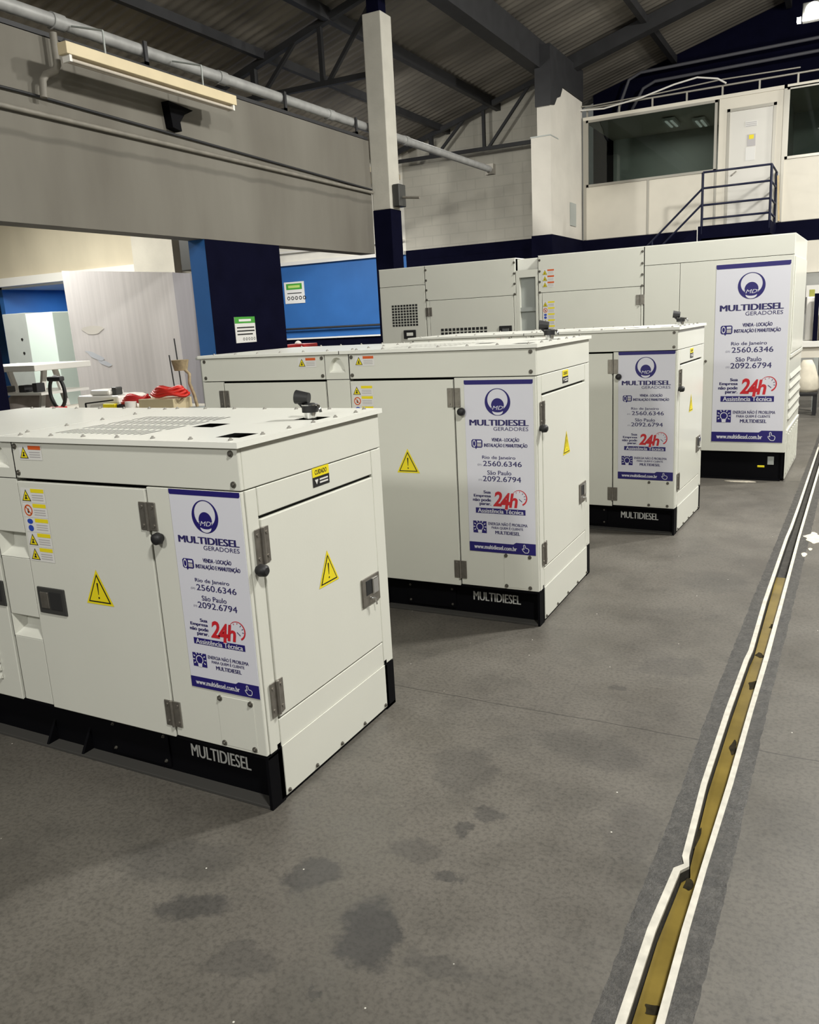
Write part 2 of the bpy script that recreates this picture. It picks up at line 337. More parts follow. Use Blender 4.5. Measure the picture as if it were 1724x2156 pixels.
def banner(root, x0, x1, z0, z1, y):
    """advertising banner on the long side; all drawing in metres from its lower left corner"""
    W, H = x1-x0, z1-z0
    def F(d): return lambda a, b: (x0+a, y-d, z0+b)
    T = lambda t: H*(1-t)
    b = MB().mat(bwhite); b.box(x0, x1, y-.0015, y+.001, z0, z1)
    b.mat(bnavy); f = F(.0022)
    poly(b, [(0, H), (0, T(.018)), (W*.012, T(.025)), (W*.985, T(.025)), (W, T(.018)), (W, H)], f)
    poly(b, [(0, 0), (W, 0), (W, T(.932)), (W*.71, T(.932)), (W*.67, T(.943)), (0, T(.943))], f)
    poly(b, [(W*.115, T(.767)), (W*.86, T(.767)), (W*.86, T(.735)), (W*.115, T(.735))], f)
    bo = b.build('banner', root, 'white banner with dark blue and red printing')
    # emblem: heavy ring, disc, small lettering, crescent
    g = MB().mat(bnavy); r = W*.187; c = (W*.49, T(.123))
    ring(g, c, r, r*.79, F(.0024), (c[0], c[1]+r*.16)); disc(g, (c[0], c[1]-r*.24), r*.50, r*.52, F(.0026))
    g.mat(bwhite); put_text(g, 'MD', c[0]-r*.42, c[0]+r*.42, c[1]-r*.56, c[1]-r*.28, F(.0032), .0, .3)
    poly(g, [(c[0]+r*.42*math.cos(t), c[1]-r*.66+r*.30*math.sin(t)) for t in [PI+PI*i/12 for i in range(13)]]+[(c[0]+r*.36*math.cos(t), c[1]-r*.66-r*.10*math.sin(t)) for t in [PI*i/8 for i in range(1, 8)]], F(.0032))
    stroke(g, [(c[0]-r*.62, c[1]-r*.32), (c[0]-r*.46, c[1]-r*.32)], r*.05, F(.0032)); stroke(g, [(c[0]+r*.44, c[1]-r*.34), (c[0]+r*.60, c[1]-r*.34)], r*.05, F(.0032))
    g.build('emblem', bo)
    ink = [bdark, F(.0024)]
    def tx(s, xa, xb, ta, tb, heavy=.0, sh=0.):
        # every line of writing is a piece of the banner; heavy type is struck twice, a hair apart
        t = P(ink[0])
        for d in (((-.5, -.25, 0, .25, .5) if heavy > .03 else (-.5, 0, .5)) if heavy else (0,)): put_text(t, s, W*(xa+heavy*d*.25), W*(xb+heavy*d*.25), T(tb), T(ta), ink[1] if d == 0 else F(.0002*d+(.0024 if ink[0] is bdark else .0032)), 0., sh)
        t.build('lettering', bo)
    tx('MULTIDIESEL', .07, .925, .222, .256, .06); tx('GERADORES', .42, .925, .263, .284, .0)
    tx('VENDA - LOCA\u00c7\u00c3O', .39, .79, .321, .350, .02); tx('INSTALA\u00c7\u00c3O E MANUTEN\u00c7\u00c3O', .275, .905, .353, .382, .02)
    tx('Rio de Janeiro', .24, .73, .428, .452, .01); tx('2560.6346', .25, .82, .458, .488, .01); tx('(21)', .165, .225, .476, .488)
    tx('S\u00e3o Paulo', .31, .665, .513, .538, .01); tx('2092.6794', .24, .805, .546, .577, .01); tx('(11)', .175, .225, .564, .577)
    tx('Sua', .245, .35, .632, .649, .03); tx('Empresa', .095, .35, .655, .676, .03); tx('n\u00e3o pode', .08, .35, .678, .702, .03); tx('parar.', .18, .35, .706, .724, .03)
    tx('ENERGIA N\u00c3O \u00c9 PROBLEMA', .30, .885, .814, .836, .01); tx('PARA QUEM \u00c9 CLIENTE', .35, .82, .840, .860, .01); tx('MULTIDIESEL', .405, .77, .868, .888, .02)
    ink[:] = [bwhite, F(.0032)]
    tx('Assist\u00eancia T\u00e9cnica', .15, .83, .738, .763, .02); tx('www.multidiesel.com.br', .075, .72, .957, .982, .02)
    e = MB().mat(bred); f = F(.0026)
    put_text(e, '2', W*.385, W*.52, T(.722), T(.634), f, .03, .18); put_text(e, '4', W*.49, W*.635, T(.742), T(.640), f, .03, .18); put_text(e, 'h', W*.62, W*.75, T(.726), T(.642), f, .03, .18)
    cc = (W*.775, T(.668)); R = W*.115
    for i in range(26):
        a = PI*.86-(PI*1.22)*i/26; a2 = PI*.86-(PI*1.22)*(i+1)/26; wd = R*(.03+.16*(i/26)); wd2 = R*(.03+.16*((i+1)/26))
        poly(e, [(cc[0]+R*math.cos(a), cc[1]+R*math.sin(a)), (cc[0]+R*math.cos(a2), cc[1]+R*math.sin(a2)), (cc[0]+(R-wd2)*math.cos(a2), cc[1]+(R-wd2)*math.sin(a2)), (cc[0]+(R-wd)*math.cos(a), cc[1]+(R-wd)*math.sin(a))], f)
    for a in (1.5, 2.1): stroke(e, [(cc[0]+R*.85*math.cos(a), cc[1]+R*.85*math.sin(a)), (cc[0]+R*.7*math.cos(a), cc[1]+R*.7*math.sin(a))], R*.07, f)
    e.mat(bdark)
    for a in (.9, .35, -.15): stroke(e, [(cc[0]+R*.8*math.cos(a), cc[1]+R*.8*math.sin(a)), (cc[0]+R*.6*math.cos(a), cc[1]+R*.6*math.sin(a))], R*.07, f)
    stroke(e, [(cc[0]-R*.05, cc[1]-R*.12), (cc[0]+R*.35, cc[1]-R*.45)], R*.08, f)
    e.build('emblem', bo, 'red 24h mark with a clock arc')
    # pictograms: speech bubble with phone, light bulb tile, pointing hand
    k = MB().mat(bnavy); f = F(.0024); px, pw = W*.085, W*.165; pt, ph = T(.335), H*.048
    poly(k, [(px, pt-ph*.15), (px+pw*.12, pt), (px+pw*.9, pt), (px+pw, pt-ph*.15), (px+pw, pt-ph*.85), (px+pw*.9, pt-ph), (px+pw*.5, pt-ph), (px+pw*.4, pt-ph*1.18), (px+pw*.3, pt-ph), (px+pw*.12, pt-ph), (px, pt-ph*.85)], f)
    k.mat(bwhite); f2 = F(.0032); ring(k, (px+pw*.25, pt-ph*.5), pw*.16, pw*.11, f2, asp=1.9, n=20); rect(k, px+pw*.52, px+pw*.9, pt-ph*.38, pt-ph*.14, f2)
    k.mat(lgrey); rect(k, px+pw*.52, px+pw*.9, pt-ph*.86, pt-ph*.46, f2)
    k.build('pictogram', bo); k = P(bnavy); bx, bw = W*.068, W*.205; bt, bh = T(.815), H*.072
    rect(k, bx, bx+bw, bt-bh, bt, f); k.mat(bwhite); bc = (bx+bw*.5, bt-bh*.48)
    ring(k, bc, bw*.27, bw*.215, f2, n=28, t0=-.95, t1=PI+.95); poly(k, [(bc[0]-bw*.16, bc[1]-bw*.22), (bc[0]+bw*.16, bc[1]-bw*.22), (bc[0]+bw*.13, bt-bh), (bc[0]-bw*.13, bt-bh)], f2)
    for a in [PI*i/6 for i in range(-1, 8)]: stroke(k, [(bc[0]+bw*.35*math.cos(a), bc[1]+bw*.35*math.sin(a)), (bc[0]+bw*.48*math.cos(a), bc[1]+bw*.48*math.sin(a))], bw*.06, f2)
    k.build('pictogram', bo); k = P(bwhite); hx, hw = W*.80, W*.10; ht, hh = T(.940), H*.048
    hand = [(.2, .9), (.34, 1), (.45, .9), (.5, .62), (.85, .55), (1, .42), (.95, .15), (.8, 0), (.4, 0), (.12, .25), (0, .45), (.12, .52), (.3, .42), (.2, .9)]
    stroke(k, [(hx+hw*a, ht-hh+hh*bb) for a, bb in hand], hw*.09, f2)
    k.build('pictogram', bo)
    return bo

def tri_label(root, c, wd, ht, fn, name='warning_label'):
    """yellow triangle with black outline and exclamation mark"""
    m = MB().mat(yellow); a, b = c
    def tri(s, d): poly(m, [(a-wd/2*s, b-ht*.33*s-(1-s)*0), (a+wd/2*s, b-ht*.33*s), (a, b+ht*.67*s)], fn(d))
    tri(1.22, .0012); m.mat(lblack); tri(1., .0018); m.mat(yellow); tri(.86, .0024)
    m.mat(lblack); poly(m, [(a-wd*.035, b+ht*.36), (a+wd*.035, b+ht*.36), (a+wd*.012, b-ht*.05), (a-wd*.012, b-ht*.05)], fn(.003)); disc(m, (a, b-ht*.16), wd*.035, wd*.035, fn(.003), 12)
    return m.build(name, root, 'yellow triangle with a black exclamation mark')

def info_label(m, x0, x1, z0, z1, fn, head, icon):
    W, H = x1-x0, z1-z0
    m.mat(lwhite); rect(m, x0, x1, z0, z1, fn(.0012)); xm = x0+W*.42
    m.mat(head); rect(m, xm, x1-W*.03, z1-H*.30, z1-H*.04, fn(.0018))
    m.mat(lgrey)
    for k in range(3): rect(m, xm+W*.03, x1-W*.08, z1-H*(.50+.16*k), z1-H*(.44+.16*k), fn(.0018))
    cx, cz = x0+W*.21, z0+H*.48
    if icon == 'tri':
        m.mat(lblack); poly(m, [(cx-W*.19, z0+H*.1), (cx+W*.19, z0+H*.1), (cx, z1-H*.1)], fn(.0018)); m.mat(yellow); poly(m, [(cx-W*.15, z0+H*.15), (cx+W*.15, z0+H*.15), (cx, z1-H*.2)], fn(.0022))
        m.mat(lblack); poly(m, [(cx-W*.03, z0+H*.55), (cx+W*.05, z0+H*.5), (cx+W*.01, z0+H*.4), (cx+W*.06, z0+H*.24), (cx-W*.07, z0+H*.24), (cx-W*.02, z0+H*.4)], fn(.0026))
    elif icon == 'no':
        m.mat(lred); ring(m, (cx, cz), H*.40, H*.30, fn(.0018), n=24); stroke(m, [(cx-H*.24, cz+H*.24), (cx+H*.24, cz-H*.24)], H*.08, fn(.0018)); m.mat(lblack); rect(m, cx-H*.1, cx+H*.05, cz-H*.18, cz+H*.12, fn(.0016))
    else:
        m.mat(lblue); disc(m, (cx, z0+H*.27), H*.26, H*.22, fn(.0018), 20); disc(m, (cx, z0+H*.74), H*.28, H*.18, fn(.0018), 20)

def hinge_long(root, x, z, y, w=.072, h=.098, lab=None):
    m = P(steel)
    for s in (-1, 1):
        m.box(x+s*.004, x+s*w/2, y-.005, y, z-h/2, z+h/2, .002)
        for dz in (-.33, .33): m.cyl((x+s*w*.33, y-.0075, z+dz*h), (x+s*w*.33, y-.004, z+dz*h), .006, n=10)
    m.cyl((x, y-.006, z-h/2), (x, y-.006, z+h/2), .0065, n=12)
    return m.build('hinge', root)
def hinge_end(root, yv, z, x, w=.07, h=.12):
    m = P(steel)
    for s in (-1, 1):
        m.box(x, x+.005, yv+s*.004, yv+s*w/2, z-h/2, z+h/2, .002)
        for dz in (-.33, .33): m.cyl((x+.004, yv+s*w*.33, z+dz*h), (x+.0075, yv+s*w*.33, z+dz*h), .006, n=10)
    m.cyl((x+.006, yv, z-h/2), (x+.006, yv, z+h/2), .0075, n=12)
    return m.build('hinge', root)
_bm = {}
lbolt = mat('pale_bolt', (.34, .33, .30), .4, .4)
def bolts(root, pts, r=.0095, name='bolt', bmt=None):
    # one bolt per (position, outward normal); all share one mesh per size and direction
    for p, n in pts:
        k = (r, n, bool(bmt))
        if k not in _bm:
            v = Vector(n); m = P(bmt or bolt); m.cyl(-v*.001, v*.004, r*1.15, r*1.05, 10); m.cyl(v*.004, v*.009, r*.62, r*.5, 6); _bm[k] = m.mesh('bolt')
        o = bpy.data.objects.new(name, _bm[k]); C.objects.link(o); o.parent = root; o.location = p

def generator(name, loc, rz, W, L, z1, z3, z4, m, m2, door, ldoor, ban, tri, et, edoor, label, group, latch=True, exh=(-.106, .561), stk=None):
    """canopied generator; corner nearest the aisle at the origin, long side along -x on y=0, end along +y on x=0"""
    R = empty(name, loc, label, 'generator', group, rz)
    zl = z4+.018; t = .016; g = .003
    P(darkin).box(-L+t, -t, .072, W-t, z1+.02, z4-.07).build('inner_housing', R)
    # --- base frame
    b = P(black)
    b.box(-L, 0, .055, .075, .012, z1+.02); b.box(-L, 0, .003, .075, z1-.012, z1-.002)
    b.box(-L, 0, W-.075, W-.055, .012, z1+.02); b.box(-L, 0, W-.075, W, 0, .012)
    b.box(-.012, 0, 0.0, .075, 0, z1-.004); b.box(-.010, 0, W-.075, W, 0, z1-.004); b.box(-L, -L+.012, 0, W, 0, z1-.004); b.box(-.014, -.004, .075, W-.075, .0, z1+.03)
    for gx in (-.92, -1.12, -1.5, -1.75): b.add([(gx, .055, .10), (gx, .055, .012), (gx, .004, .012), (gx-.012, .055, .10), (gx-.012, .055, .012), (gx-.012, .004, .012)], [(0, 1, 2), (5, 4, 3), (0, 2, 5, 3), (0, 3, 4, 1), (1, 4, 5, 2)])
    b.box(-.80, -.50, .047, .056, .03, z1-.03)
    base = b.build('base_frame', R, 'black steel base frame')
    P(mat('dusty_lit_black', (.040, .038, .034), .75)).box(-L, -.012, .001, .075, 0, .012, .002).build('bottom_flange', base, 'dusty bottom flange in a lit grey')  # greyer than the frame: dust, plus light on the flange put into the colour
    bolts(base, [((x, .047, z), (0, -1, 0)) for x in (-.78, -.52) for z in (.05, z1-.05)], .006)
    lt = P(bgrey); [put_text(lt, 'MULTIDIESEL', -.395+d, -.125+d, z1*.47, z1*.47+.05, lambda a, c: (a, .0535-d*.05, c)) for d in (-.0015, .0015)]; lt.build('lettering', base, 'grey lettering on the black base')
    # --- long side sheet panels
    def pl(nm, x0, x1, za, zb, parent=R, mm=white): return P(mm).box(x0+g, x1-g, 0, t, za+g*.7, zb-g*.7, .0025).build(nm, parent)
    pl('top_panel', -m, .003, z3, z4); pl('top_panel', -L, -m2, z3, z4)
    d0, d1 = door; pl('corner_panel', d0, .0, z1, z3)
    drs = []
    for (a, c) in ((d1, d0), ldoor):
        d = P(white).box(a+.0045, c-.0045, -.002, t, z1-.006, z3-.010, .003).build('door', R); drs.append(d)
    pl('corner_panel', -L, ldoor[0], z1, z3)
    # centre column: lifting-eye block above, stepped cover below
    xc = -(m+m2)/2; hw = (m2-m)/2-.002; zc = z3+.038; ra, rb = hw*.68, (z4-z3)*.60
    k = P(white); arc = [(xc+ra*math.cos(PI*i/16), zc+rb*math.sin(PI*i/16)) for i in range(17)]
    def edge(i):
        a = PI*i/16; ca, sa = math.cos(a), math.sin(a)
        s_ = min(hw/abs(ca) if abs(ca) > 1e-6 else 9, (z4-.002-zc)/sa if sa > 1e-6 else 9); return (xc+s_*ca, zc+s_*sa)
    out = [edge(i) for i in range(17)]
    for i in range(16): poly(k, [arc[i], out[i], out[i+1], arc[i+1]], lambda a, c: (a, .001, c))
    poly(k, [(xc+hw, z4-.002), out[1] if out[1][1] > z4-.01 else (xc+hw, z4-.003), (xc+hw, z4-.004)], lambda a, c: (a, .001, c))
    for sg in (1, -1): poly(k, [(xc+sg*hw, z4-.002), (xc+sg*hw, min(o[1] for o in out if abs(o[0]-(xc+sg*hw)) < 1e-4) if 1 else 0), (xc+sg*hw*.5, z4-.002)], lambda a, c: (a, .0012, c))
    rect(k, xc-hw, xc+hw, z3+.002, zc, lambda a, c: (a, .001, c))
    blk = k.build('lifting_eye_block', R)
    q = P(litw)
    for i in range(16):
        p0, p1 = arc[i], arc[i+1]; q.add([(p0[0], .001, p0[1]), (p1[0], .001, p1[1]), (p1[0], .03, p1[1]), (p0[0], .03, p0[1])], [(0, 1, 2, 3)])
    q.add([(xc-ra, .001, zc), (xc+ra, .001, zc), (xc+ra, .03, zc+.012), (xc-ra, .03, zc+.012)], [(0, 1, 2, 3)]); poly(q, arc, lambda a, c: (a, .03, c))
    q.build('lifting_eye_pocket', blk, 'half-round white recess for lifting')
    k = P(white); hz = z3-z1
    zz = [z1+hz*.30, z1+hz*.40, z1+hz*.66, z1+hz*.77]
    x0, x1 = -m2+.004, -m-.004
    for a, c in ((z1, zz[0]), (zz[1], zz[2]), (zz[3], z3)): k.box(x0, x1, .002, t+.03, a, c-.002, .002)
    for a, c in ((zz[0], zz[1]), (zz[2], zz[3])):
        k.add([(x0, .002, a), (x1, .002, a), (x1, .045, a+.035), (x0, .045, a+.035), (x0, .05, c), (x1, .05, c), (x0, .002, a+.0), (x0+.0, .045, c)], [(0, 1, 2, 3), (3, 2, 5, 4)])
        k.add([(x0, .002, a), (x0+.028, .045, a+.035), (x0+.028, .048, c), (x0, .002, c)], [(0, 1, 2, 3)])
    k.build('column_cover', R)
    # top: two lid halves with vent slots and square openings
    hs = [(-.45, -.35, .30, .40), (-.155, -.055, .085, .185), (-.155, -.052, .52, .615)]
    sl = [(-.93+.030*i, -.916+.030*i, .10+.125*j, .208+.125*j) for i in range(15) for j in range(4)]
    ld = P(litw).plate_holes([-m-.05, .012], [-.012, W+.012], zl-.0005, zl, hs+sl)
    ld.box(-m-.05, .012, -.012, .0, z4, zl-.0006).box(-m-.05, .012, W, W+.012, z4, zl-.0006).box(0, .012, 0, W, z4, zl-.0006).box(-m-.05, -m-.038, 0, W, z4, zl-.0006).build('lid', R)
    P(darkin).box(-m-.055, -m-.05, -.012, W+.012, z4, zl-.0004).build('seam_shade_strip', R)  # dark strip added in the lid gap, where only shade would show
    P(litw).box(-L-.012, -m-.055, -.012, W+.012, z4, zl, .003).build('lid', R)
    P(darkin).box(-m, -.02, .02, W-.02, z4-.06, z4-.03).build('air_duct', R)
    n = (0, 0, 1)
    bp = [((-.045-i*.163, .03, zl), n) for i in range(7)]+[((-.02, .16+.145*i, zl), n) for i in range(5)]+[((-.045-i*.163, W-.03, zl), n) for i in range(7)]+[((-m-.03, .1+.18*i, zl), n) for i in range(5)]+[((-m-.15-i*.16, .03, zl), n) for i in range(6)]+[((-m-.15-i*.16, W-.03, zl), n) for i in range(6)]
    bolts(R, bp, .0075, 'bolt', lbolt)
    bolts(R, [((x, 0, z), (0, -1, 0)) for x in (-.026, -m+.018, -m2-.018, -L+.03) for z in (z3+.022, z4-.018)], .0095)
    ip = P(white).box(-.193, -.038, -.0015, .002, z1+.012, z1+.195, .001).build('inspection_plate', R)
    bolts(ip, [((x, -.0015, z), (0, -1, 0)) for x in (-.18, -.05) for z in (z1+.02, z1+.186)], .009)
    # hinges, bumpers, latch, labels of the long side
    for d, xh in ((drs[0], d0), (drs[1], ldoor[0])):
        for z in (z3-.102, z1+.088): hinge_long(d, xh, z, -.002)
    def bump_long(x, z): P(rubber).lathe([(0, .036), (.012, .036), (.019, .030), (.021, .012), (.014, .004), (.014, 0)], (x, 0, z), 'y').build('rubber_bumper', R)
    bump_long(d0+.044, z3-.173); bump_long(ldoor[0]-.03, z3-.173)
    def latch_long(d, x, z):
        a = P(dgrey); a.box(x-.073, x+.073, -.009, -.001, z-.052, z+.052, .012); l = a.build('latch', d, 'dark recessed paddle latch')
        P(darkin).box(x-.005, x+.055, -.0115, -.008, z-.032, z+.038, .004).build('recess', l); P(steel).box(x-.055, x-.012, -.013, -.008, z-.03, z+.034, .003).build('paddle', l, 'flat metal paddle')
    if latch: latch_long(drs[0], d1+.098, z1+.445)
    latch_long(drs[1], -m2-.083+.004, z1+.445)
    lv = P(white)
    for i in range(6):
        for c in range(3):
            xx = -m2-.11-.17*c; z = z1+.07+.034*i
            lv.add([(xx, -.003, z), (xx-.13, -.003, z), (xx-.13, -.016, z+.004), (xx, -.016, z+.004), (xx-.13, -.003, z+.022), (xx, -.003, z+.022)], [(0, 1, 2, 3), (3, 2, 4, 5), (0, 3, 5), (1, 4, 2)])
    lv.build('louvre', drs[1])
    fl = lambda d: (lambda a, c: (a, -.002-d, c)); ff = lambda d: (lambda a, c: (a, -d, c))
    tri_label(drs[0], tri, .112, .108, fl)
    w5 = MB(); hh = .056
    for i, (hd, ic) in enumerate(((yellow, 'tri'), (yellow, 'no'), (yellow, 'glove'), (yellow, 'tri'), (yellow, 'tri'))): info_label(w5, d1+.018, d1+.018+.128, z3-.032-hh*(i+1), z3-.032-hh*i-.001, fl, hd, ic)
    w5.build('warning_label', drs[0], 'strip of five small warning labels')
    for xa in (-m+.04, -m2-.175):
        o = MB(); info_label(o, xa, xa+.120, z4-.066, z4-.012, ff, lred, 'tri'); o.build('warning_label', R, 'small label with red heading')
    banner(R, *ban, -.001)
    # --- end face
    e0, e1, ez0, ez1 = edoor
    def pe(nm, y0, y1, za, zb, parent=R): return P(white).box(-t, 0, y0+g*.6, y1-g*.6, za+g*.6, zb-g*.6, .0025).build(nm, parent)
    pe('end_top_panel', .016, W, z3, z4); pe('corner_post', .016, e0, z1, z3); pe('corner_post', e1, W, z1, z3); pe('end_panel', e0, e1, ez1, z3); pe('end_panel', e0, e1, z1, ez0)
    ed = P(white).box(-t, .002, e0+.0045, e1-.003, ez0+.004, ez1-.010, .003).build('end_door', R)
    P(white).box(0, .004, .076, W-.078, .016, z1+.004, .0015).build('skirt_plate', R)
    bolts(R, [((.004, .093+(W-.078-.11)/4*i, .03), (1, 0, 0)) for i in range(5)], .007)
    for z in (ez1-.095, ez0+.082): hinge_end(ed, e0, z, .002)
    P(rubber).tube([(0, e0-.034, ez1-.168), (.010, e0-.034, ez1-.168), (.012, e0-.034, ez1-.168), (.034, e0-.034, ez1-.168), (.040, e0-.034, ez1-.168)], [.014, .014, .021, .019, .012], 16).build('rubber_bumper', R)
    fe = lambda d: (lambda a, c: (.002+d, a, c))
    tri_label(ed, et, .108, .105, fe)
    ly, lz = e1-.075, ez0+.255
    l = P(steel).box(.001, .009, ly-.068, ly+.068, lz-.058, lz+.058, .012).build('latch', ed, 'metal paddle latch with a key')
    P(darkin).box(.008, .0105, ly-.04, ly+.005, lz-.015, lz+.045, .004).build('recess', l); P(chrome).box(.008, .016, ly+.005, ly+.048, lz-.02, lz+.045, .004).build('paddle', l)
    P(chrome).tube([(.009, ly-.01, lz-.03), (.022, ly-.01, lz-.03), (.024, ly+.006, lz-.036), (.024, ly+.008, lz-.062)], .004, 8).build('key', l)
    if stk:
        o = MB().mat(yellow); y0, z0 = stk; rect(o, y0, y0+.105, z0+.035, z0+.068, lambda a, c: (.0015, a, c)); o.mat(lblack); rect(o, y0, y0+.105, z0, z0+.035, lambda a, c: (.0015, a, c))
        put_text(o, 'CUIDADO', y0+.015, y0+.09, z0+.043, z0+.06, lambda a, c: (.002, a, c), .02)
        o.mat(lwhite); poly(o, [(y0+.012, z0+.026), (y0+.034, z0+.026), (y0+.023, z0+.008)], lambda a, c: (.002, a, c)); rect(o, y0+.042, y0+.095, z0+.02, z0+.026, lambda a, c: (.002, a, c)); rect(o, y0+.042, y0+.095, z0+.009, z0+.015, lambda a, c: (.002, a, c))
        o.build('warning_label', R, 'yellow and black caution label')
    # far long side and far end, plain
    P(white).box(-L+g, -g, W-t, W, z1, z4-.001, .0025).build('rear_panel', R); P(white).box(-L, -L+t, .017, W-.017, z1, z4-.001, .0025).build('end_panel', R)
    # exhaust stub with rain flap
    ex, ey = exh
    e = P(chrome).cyl((ex, ey, z4-.03), (ex, ey, zl+.03), .023).build('exhaust_pipe', R, 'short chrome exhaust pipe')
    c = P(rubber).cyl((ex, ey, zl+.024), (ex, ey, zl+.05), .030); c.cyl((ex, ey, zl+.05), (ex, ey, zl+.056), .026, .018)
    c.cyl((ex-.055, ey-.005, zl+.080), (ex-.005, ey+.005, zl+.074), .026, .020); c.obox((ex-.045, ey, zl+.062), (ex-.018, ey, zl+.036), .02, .012)
    c.build('rain_flap', e, 'black hinged rain flap')
    cl = P(chrome).tube([(ex+.026, ey, zl+.045), (ex+.04, ey-.003, zl+.046), (ex+.048, ey-.006, zl+.034), (ex+.05, ey-.006, zl+.024)], .006, 8); cl.cyl((ex, ey, zl+.049), (ex, ey, zl+.053), .031); cl.build('clamp', e)
    return R

# ------------------------------------------------------------------ floor with drain
LOUT = [(-.36, -3), (-.379, 1.572), (-.376, 1.902), (-.358, 2.176), (-.334, 2.206), (-.345, 2.241), (-.354, 2.659), (-.348, 3.229), (-.334, 3.787), (-.326, 3.90), (-.325, 4.623), (-.300, 6.012), (-.289, 6.304), (-.271, 7.13), (-.232, 9.366), (-.10, 16.9)]
LIN = [(-.34, -3), (-.357, 1.572), (-.354, 1.902), (-.338, 2.17), (-.318, 2.20), (-.326, 2.249), (-.335, 2.666), (-.327, 3.237), (-.313, 3.795), (-.306, 3.91), (-.305, 4.631), (-.281, 6.02), (-.270, 6.31), (-.253, 7.134), (-.215, 9.369), (-.083, 16.9)]
RIN = [(-.28, -3), (-.296, 1.572), (-.294, 1.938), (-.287, 2.209), (-.274, 2.692), (-.265, 3.262), (-.254, 3.817), (-.241, 4.654), (-.224, 6.033), (-.205, 7.147), (-.165, 9.369), (-.03, 16.9)]
ROUT = [(-.26, -3), (-.277, 1.572), (-.275, 1.947), (-.270, 2.215), (-.255, 2.70), (-.246, 3.269), (-.233, 3.825), (-.223, 4.66), (-.207, 6.038), (-.187, 7.151), (-.147, 9.369), (-.012, 16.9)]
BL = [(-.43, -3), (-.43, 1.549), (-.425, 2.033), (-.413, 2.521), (-.408, 3.204), (-.382, 4.605), (-.345, 6.004), (-.27, 9.4), (-.13, 16.9)]
def rough(l):
    # broken edge of the rough screed
    rr = random.Random(5); o = []
    for (x0, y0), (x1, y1) in zip(l, l[1:]):
        n = max(1, int((y1-y0)/.03)); o += [(x0+(x1-x0)*i/n+(rr.uniform(-.0035, .0035) if i else 0), y0+(y1-y0)*i/n) for i in range(n)]
    return o+[l[-1]]
BL = rough(BL)
BR = [(-.22, -3), (-.22, 1.644), (-.212, 1.92), (-.205, 2.539), (-.195, 3.289), (-.172, 4.678), (-.15, 6.054), (-.1, 9.4), (.03, 16.9)]
BR = rough(BR)
def strip(mb, A, B, z):
    mb.add([(x, y, z) for x, y in A]+[(x, y, z) for x, y in reversed(B)], [tuple(range(len(A)+len(B)-1, -1, -1))])
fl = P(floorm); strip(fl, [(-20, -3), (-20, 16.9)], [(BL[0]), *BL[1:]], 0); strip(fl, BR, [(9, -3), (9, 16.9)], 0)
fl.add([(-20, 16.9, 0), (9, 16.9, 0), (9, 22.5, 0), (-20, 22.5, 0)], [(0, 1, 2, 3)])
fl.mat(bandm); strip(fl, BL, LOUT, 0); strip(fl, ROUT, BR, 0)
fo = fl.build('floor', kind='structure')
DR = empty('drain_channel', (-.30, 1.5, 0), 'long narrow floor drain with white edging and brown water', 'drain')
def shift(mb): mb.v = [(x+.30, y-1.5, z) for x, y, z in mb.v]; return mb
edgem = mat('white_edge_paint', (.52, .495, .43), .6, 0, .16, 25, .1, 60)
for nm, A, B in (('edging', LOUT, LIN), ('edging', RIN, ROUT)):
    e = P(edgem); n = len(A)
    for i in range(n-1):
        a, b2, c, d = A[i], B[i], B[i+1], A[i+1]
        e.add([(*a, .004), (*b2, .004), (*c, .004), (*d, .004), (*a, -.002), (*b2, -.006), (*c, -.006), (*d, -.002)], [(0, 1, 2, 3), (1, 5, 6, 2), (0, 3, 7, 4)])
    shift(e).build(nm, DR)
tr = P(mat('drain_concrete', (.03, .027, .022), .8, 0, .4, 20, .3, 60))
strip(tr, LIN, RIN, -.055)
for A in (LIN, RIN):
    for a, b2 in zip(A, A[1:]): tr.add([(*a, -.005), (*b2, -.005), (*b2, -.056), (*a, -.056)], [(0, 1, 2, 3)])
shift(tr).build('channel_bed', DR)
wm = mat('brown_water', (.165, .118, .025), .22, 0, .25, 7, .03, 20, spec=.3)
wt = P(wm); strip(wt, [(x+.004, y) for x, y in LIN[:10]]+[(-.297, 5.2)], [(x, y) for x, y in RIN[:7]]+[(-.241, 4.65), (-.234, 5.2)], -.034)
shift(wt).build('water', DR, 'murky yellow-brown water')
siltm = (mat('silt', (.02, .016, .008), .9, 0, .5, 40, spec=.1)); dz = -.033
for (x, y, rx, ry) in ((-.315, 2.17, .012, .035), (-.315, 1.68, .022, .02), (-.29, 3.02, .012, .05), (-.275, 3.6, .02, .05), (-.28, 3.95, .018, .03), (-.25, 4.35, .02, .04), (-.325, 2.4, .006, .06)):
    a0 = random.random()*6; dm = P(siltm); dm.add([(x+rx*(1+.3*math.sin(3*a+a0))*math.cos(a), y+ry*(1+.3*math.sin(2*a+a0))*math.sin(a), dz) for a in [2*PI*i/16 for i in range(16)]], [tuple(range(16))])
    shift(dm).build('silt', DR, 'dark silt clump in the water')
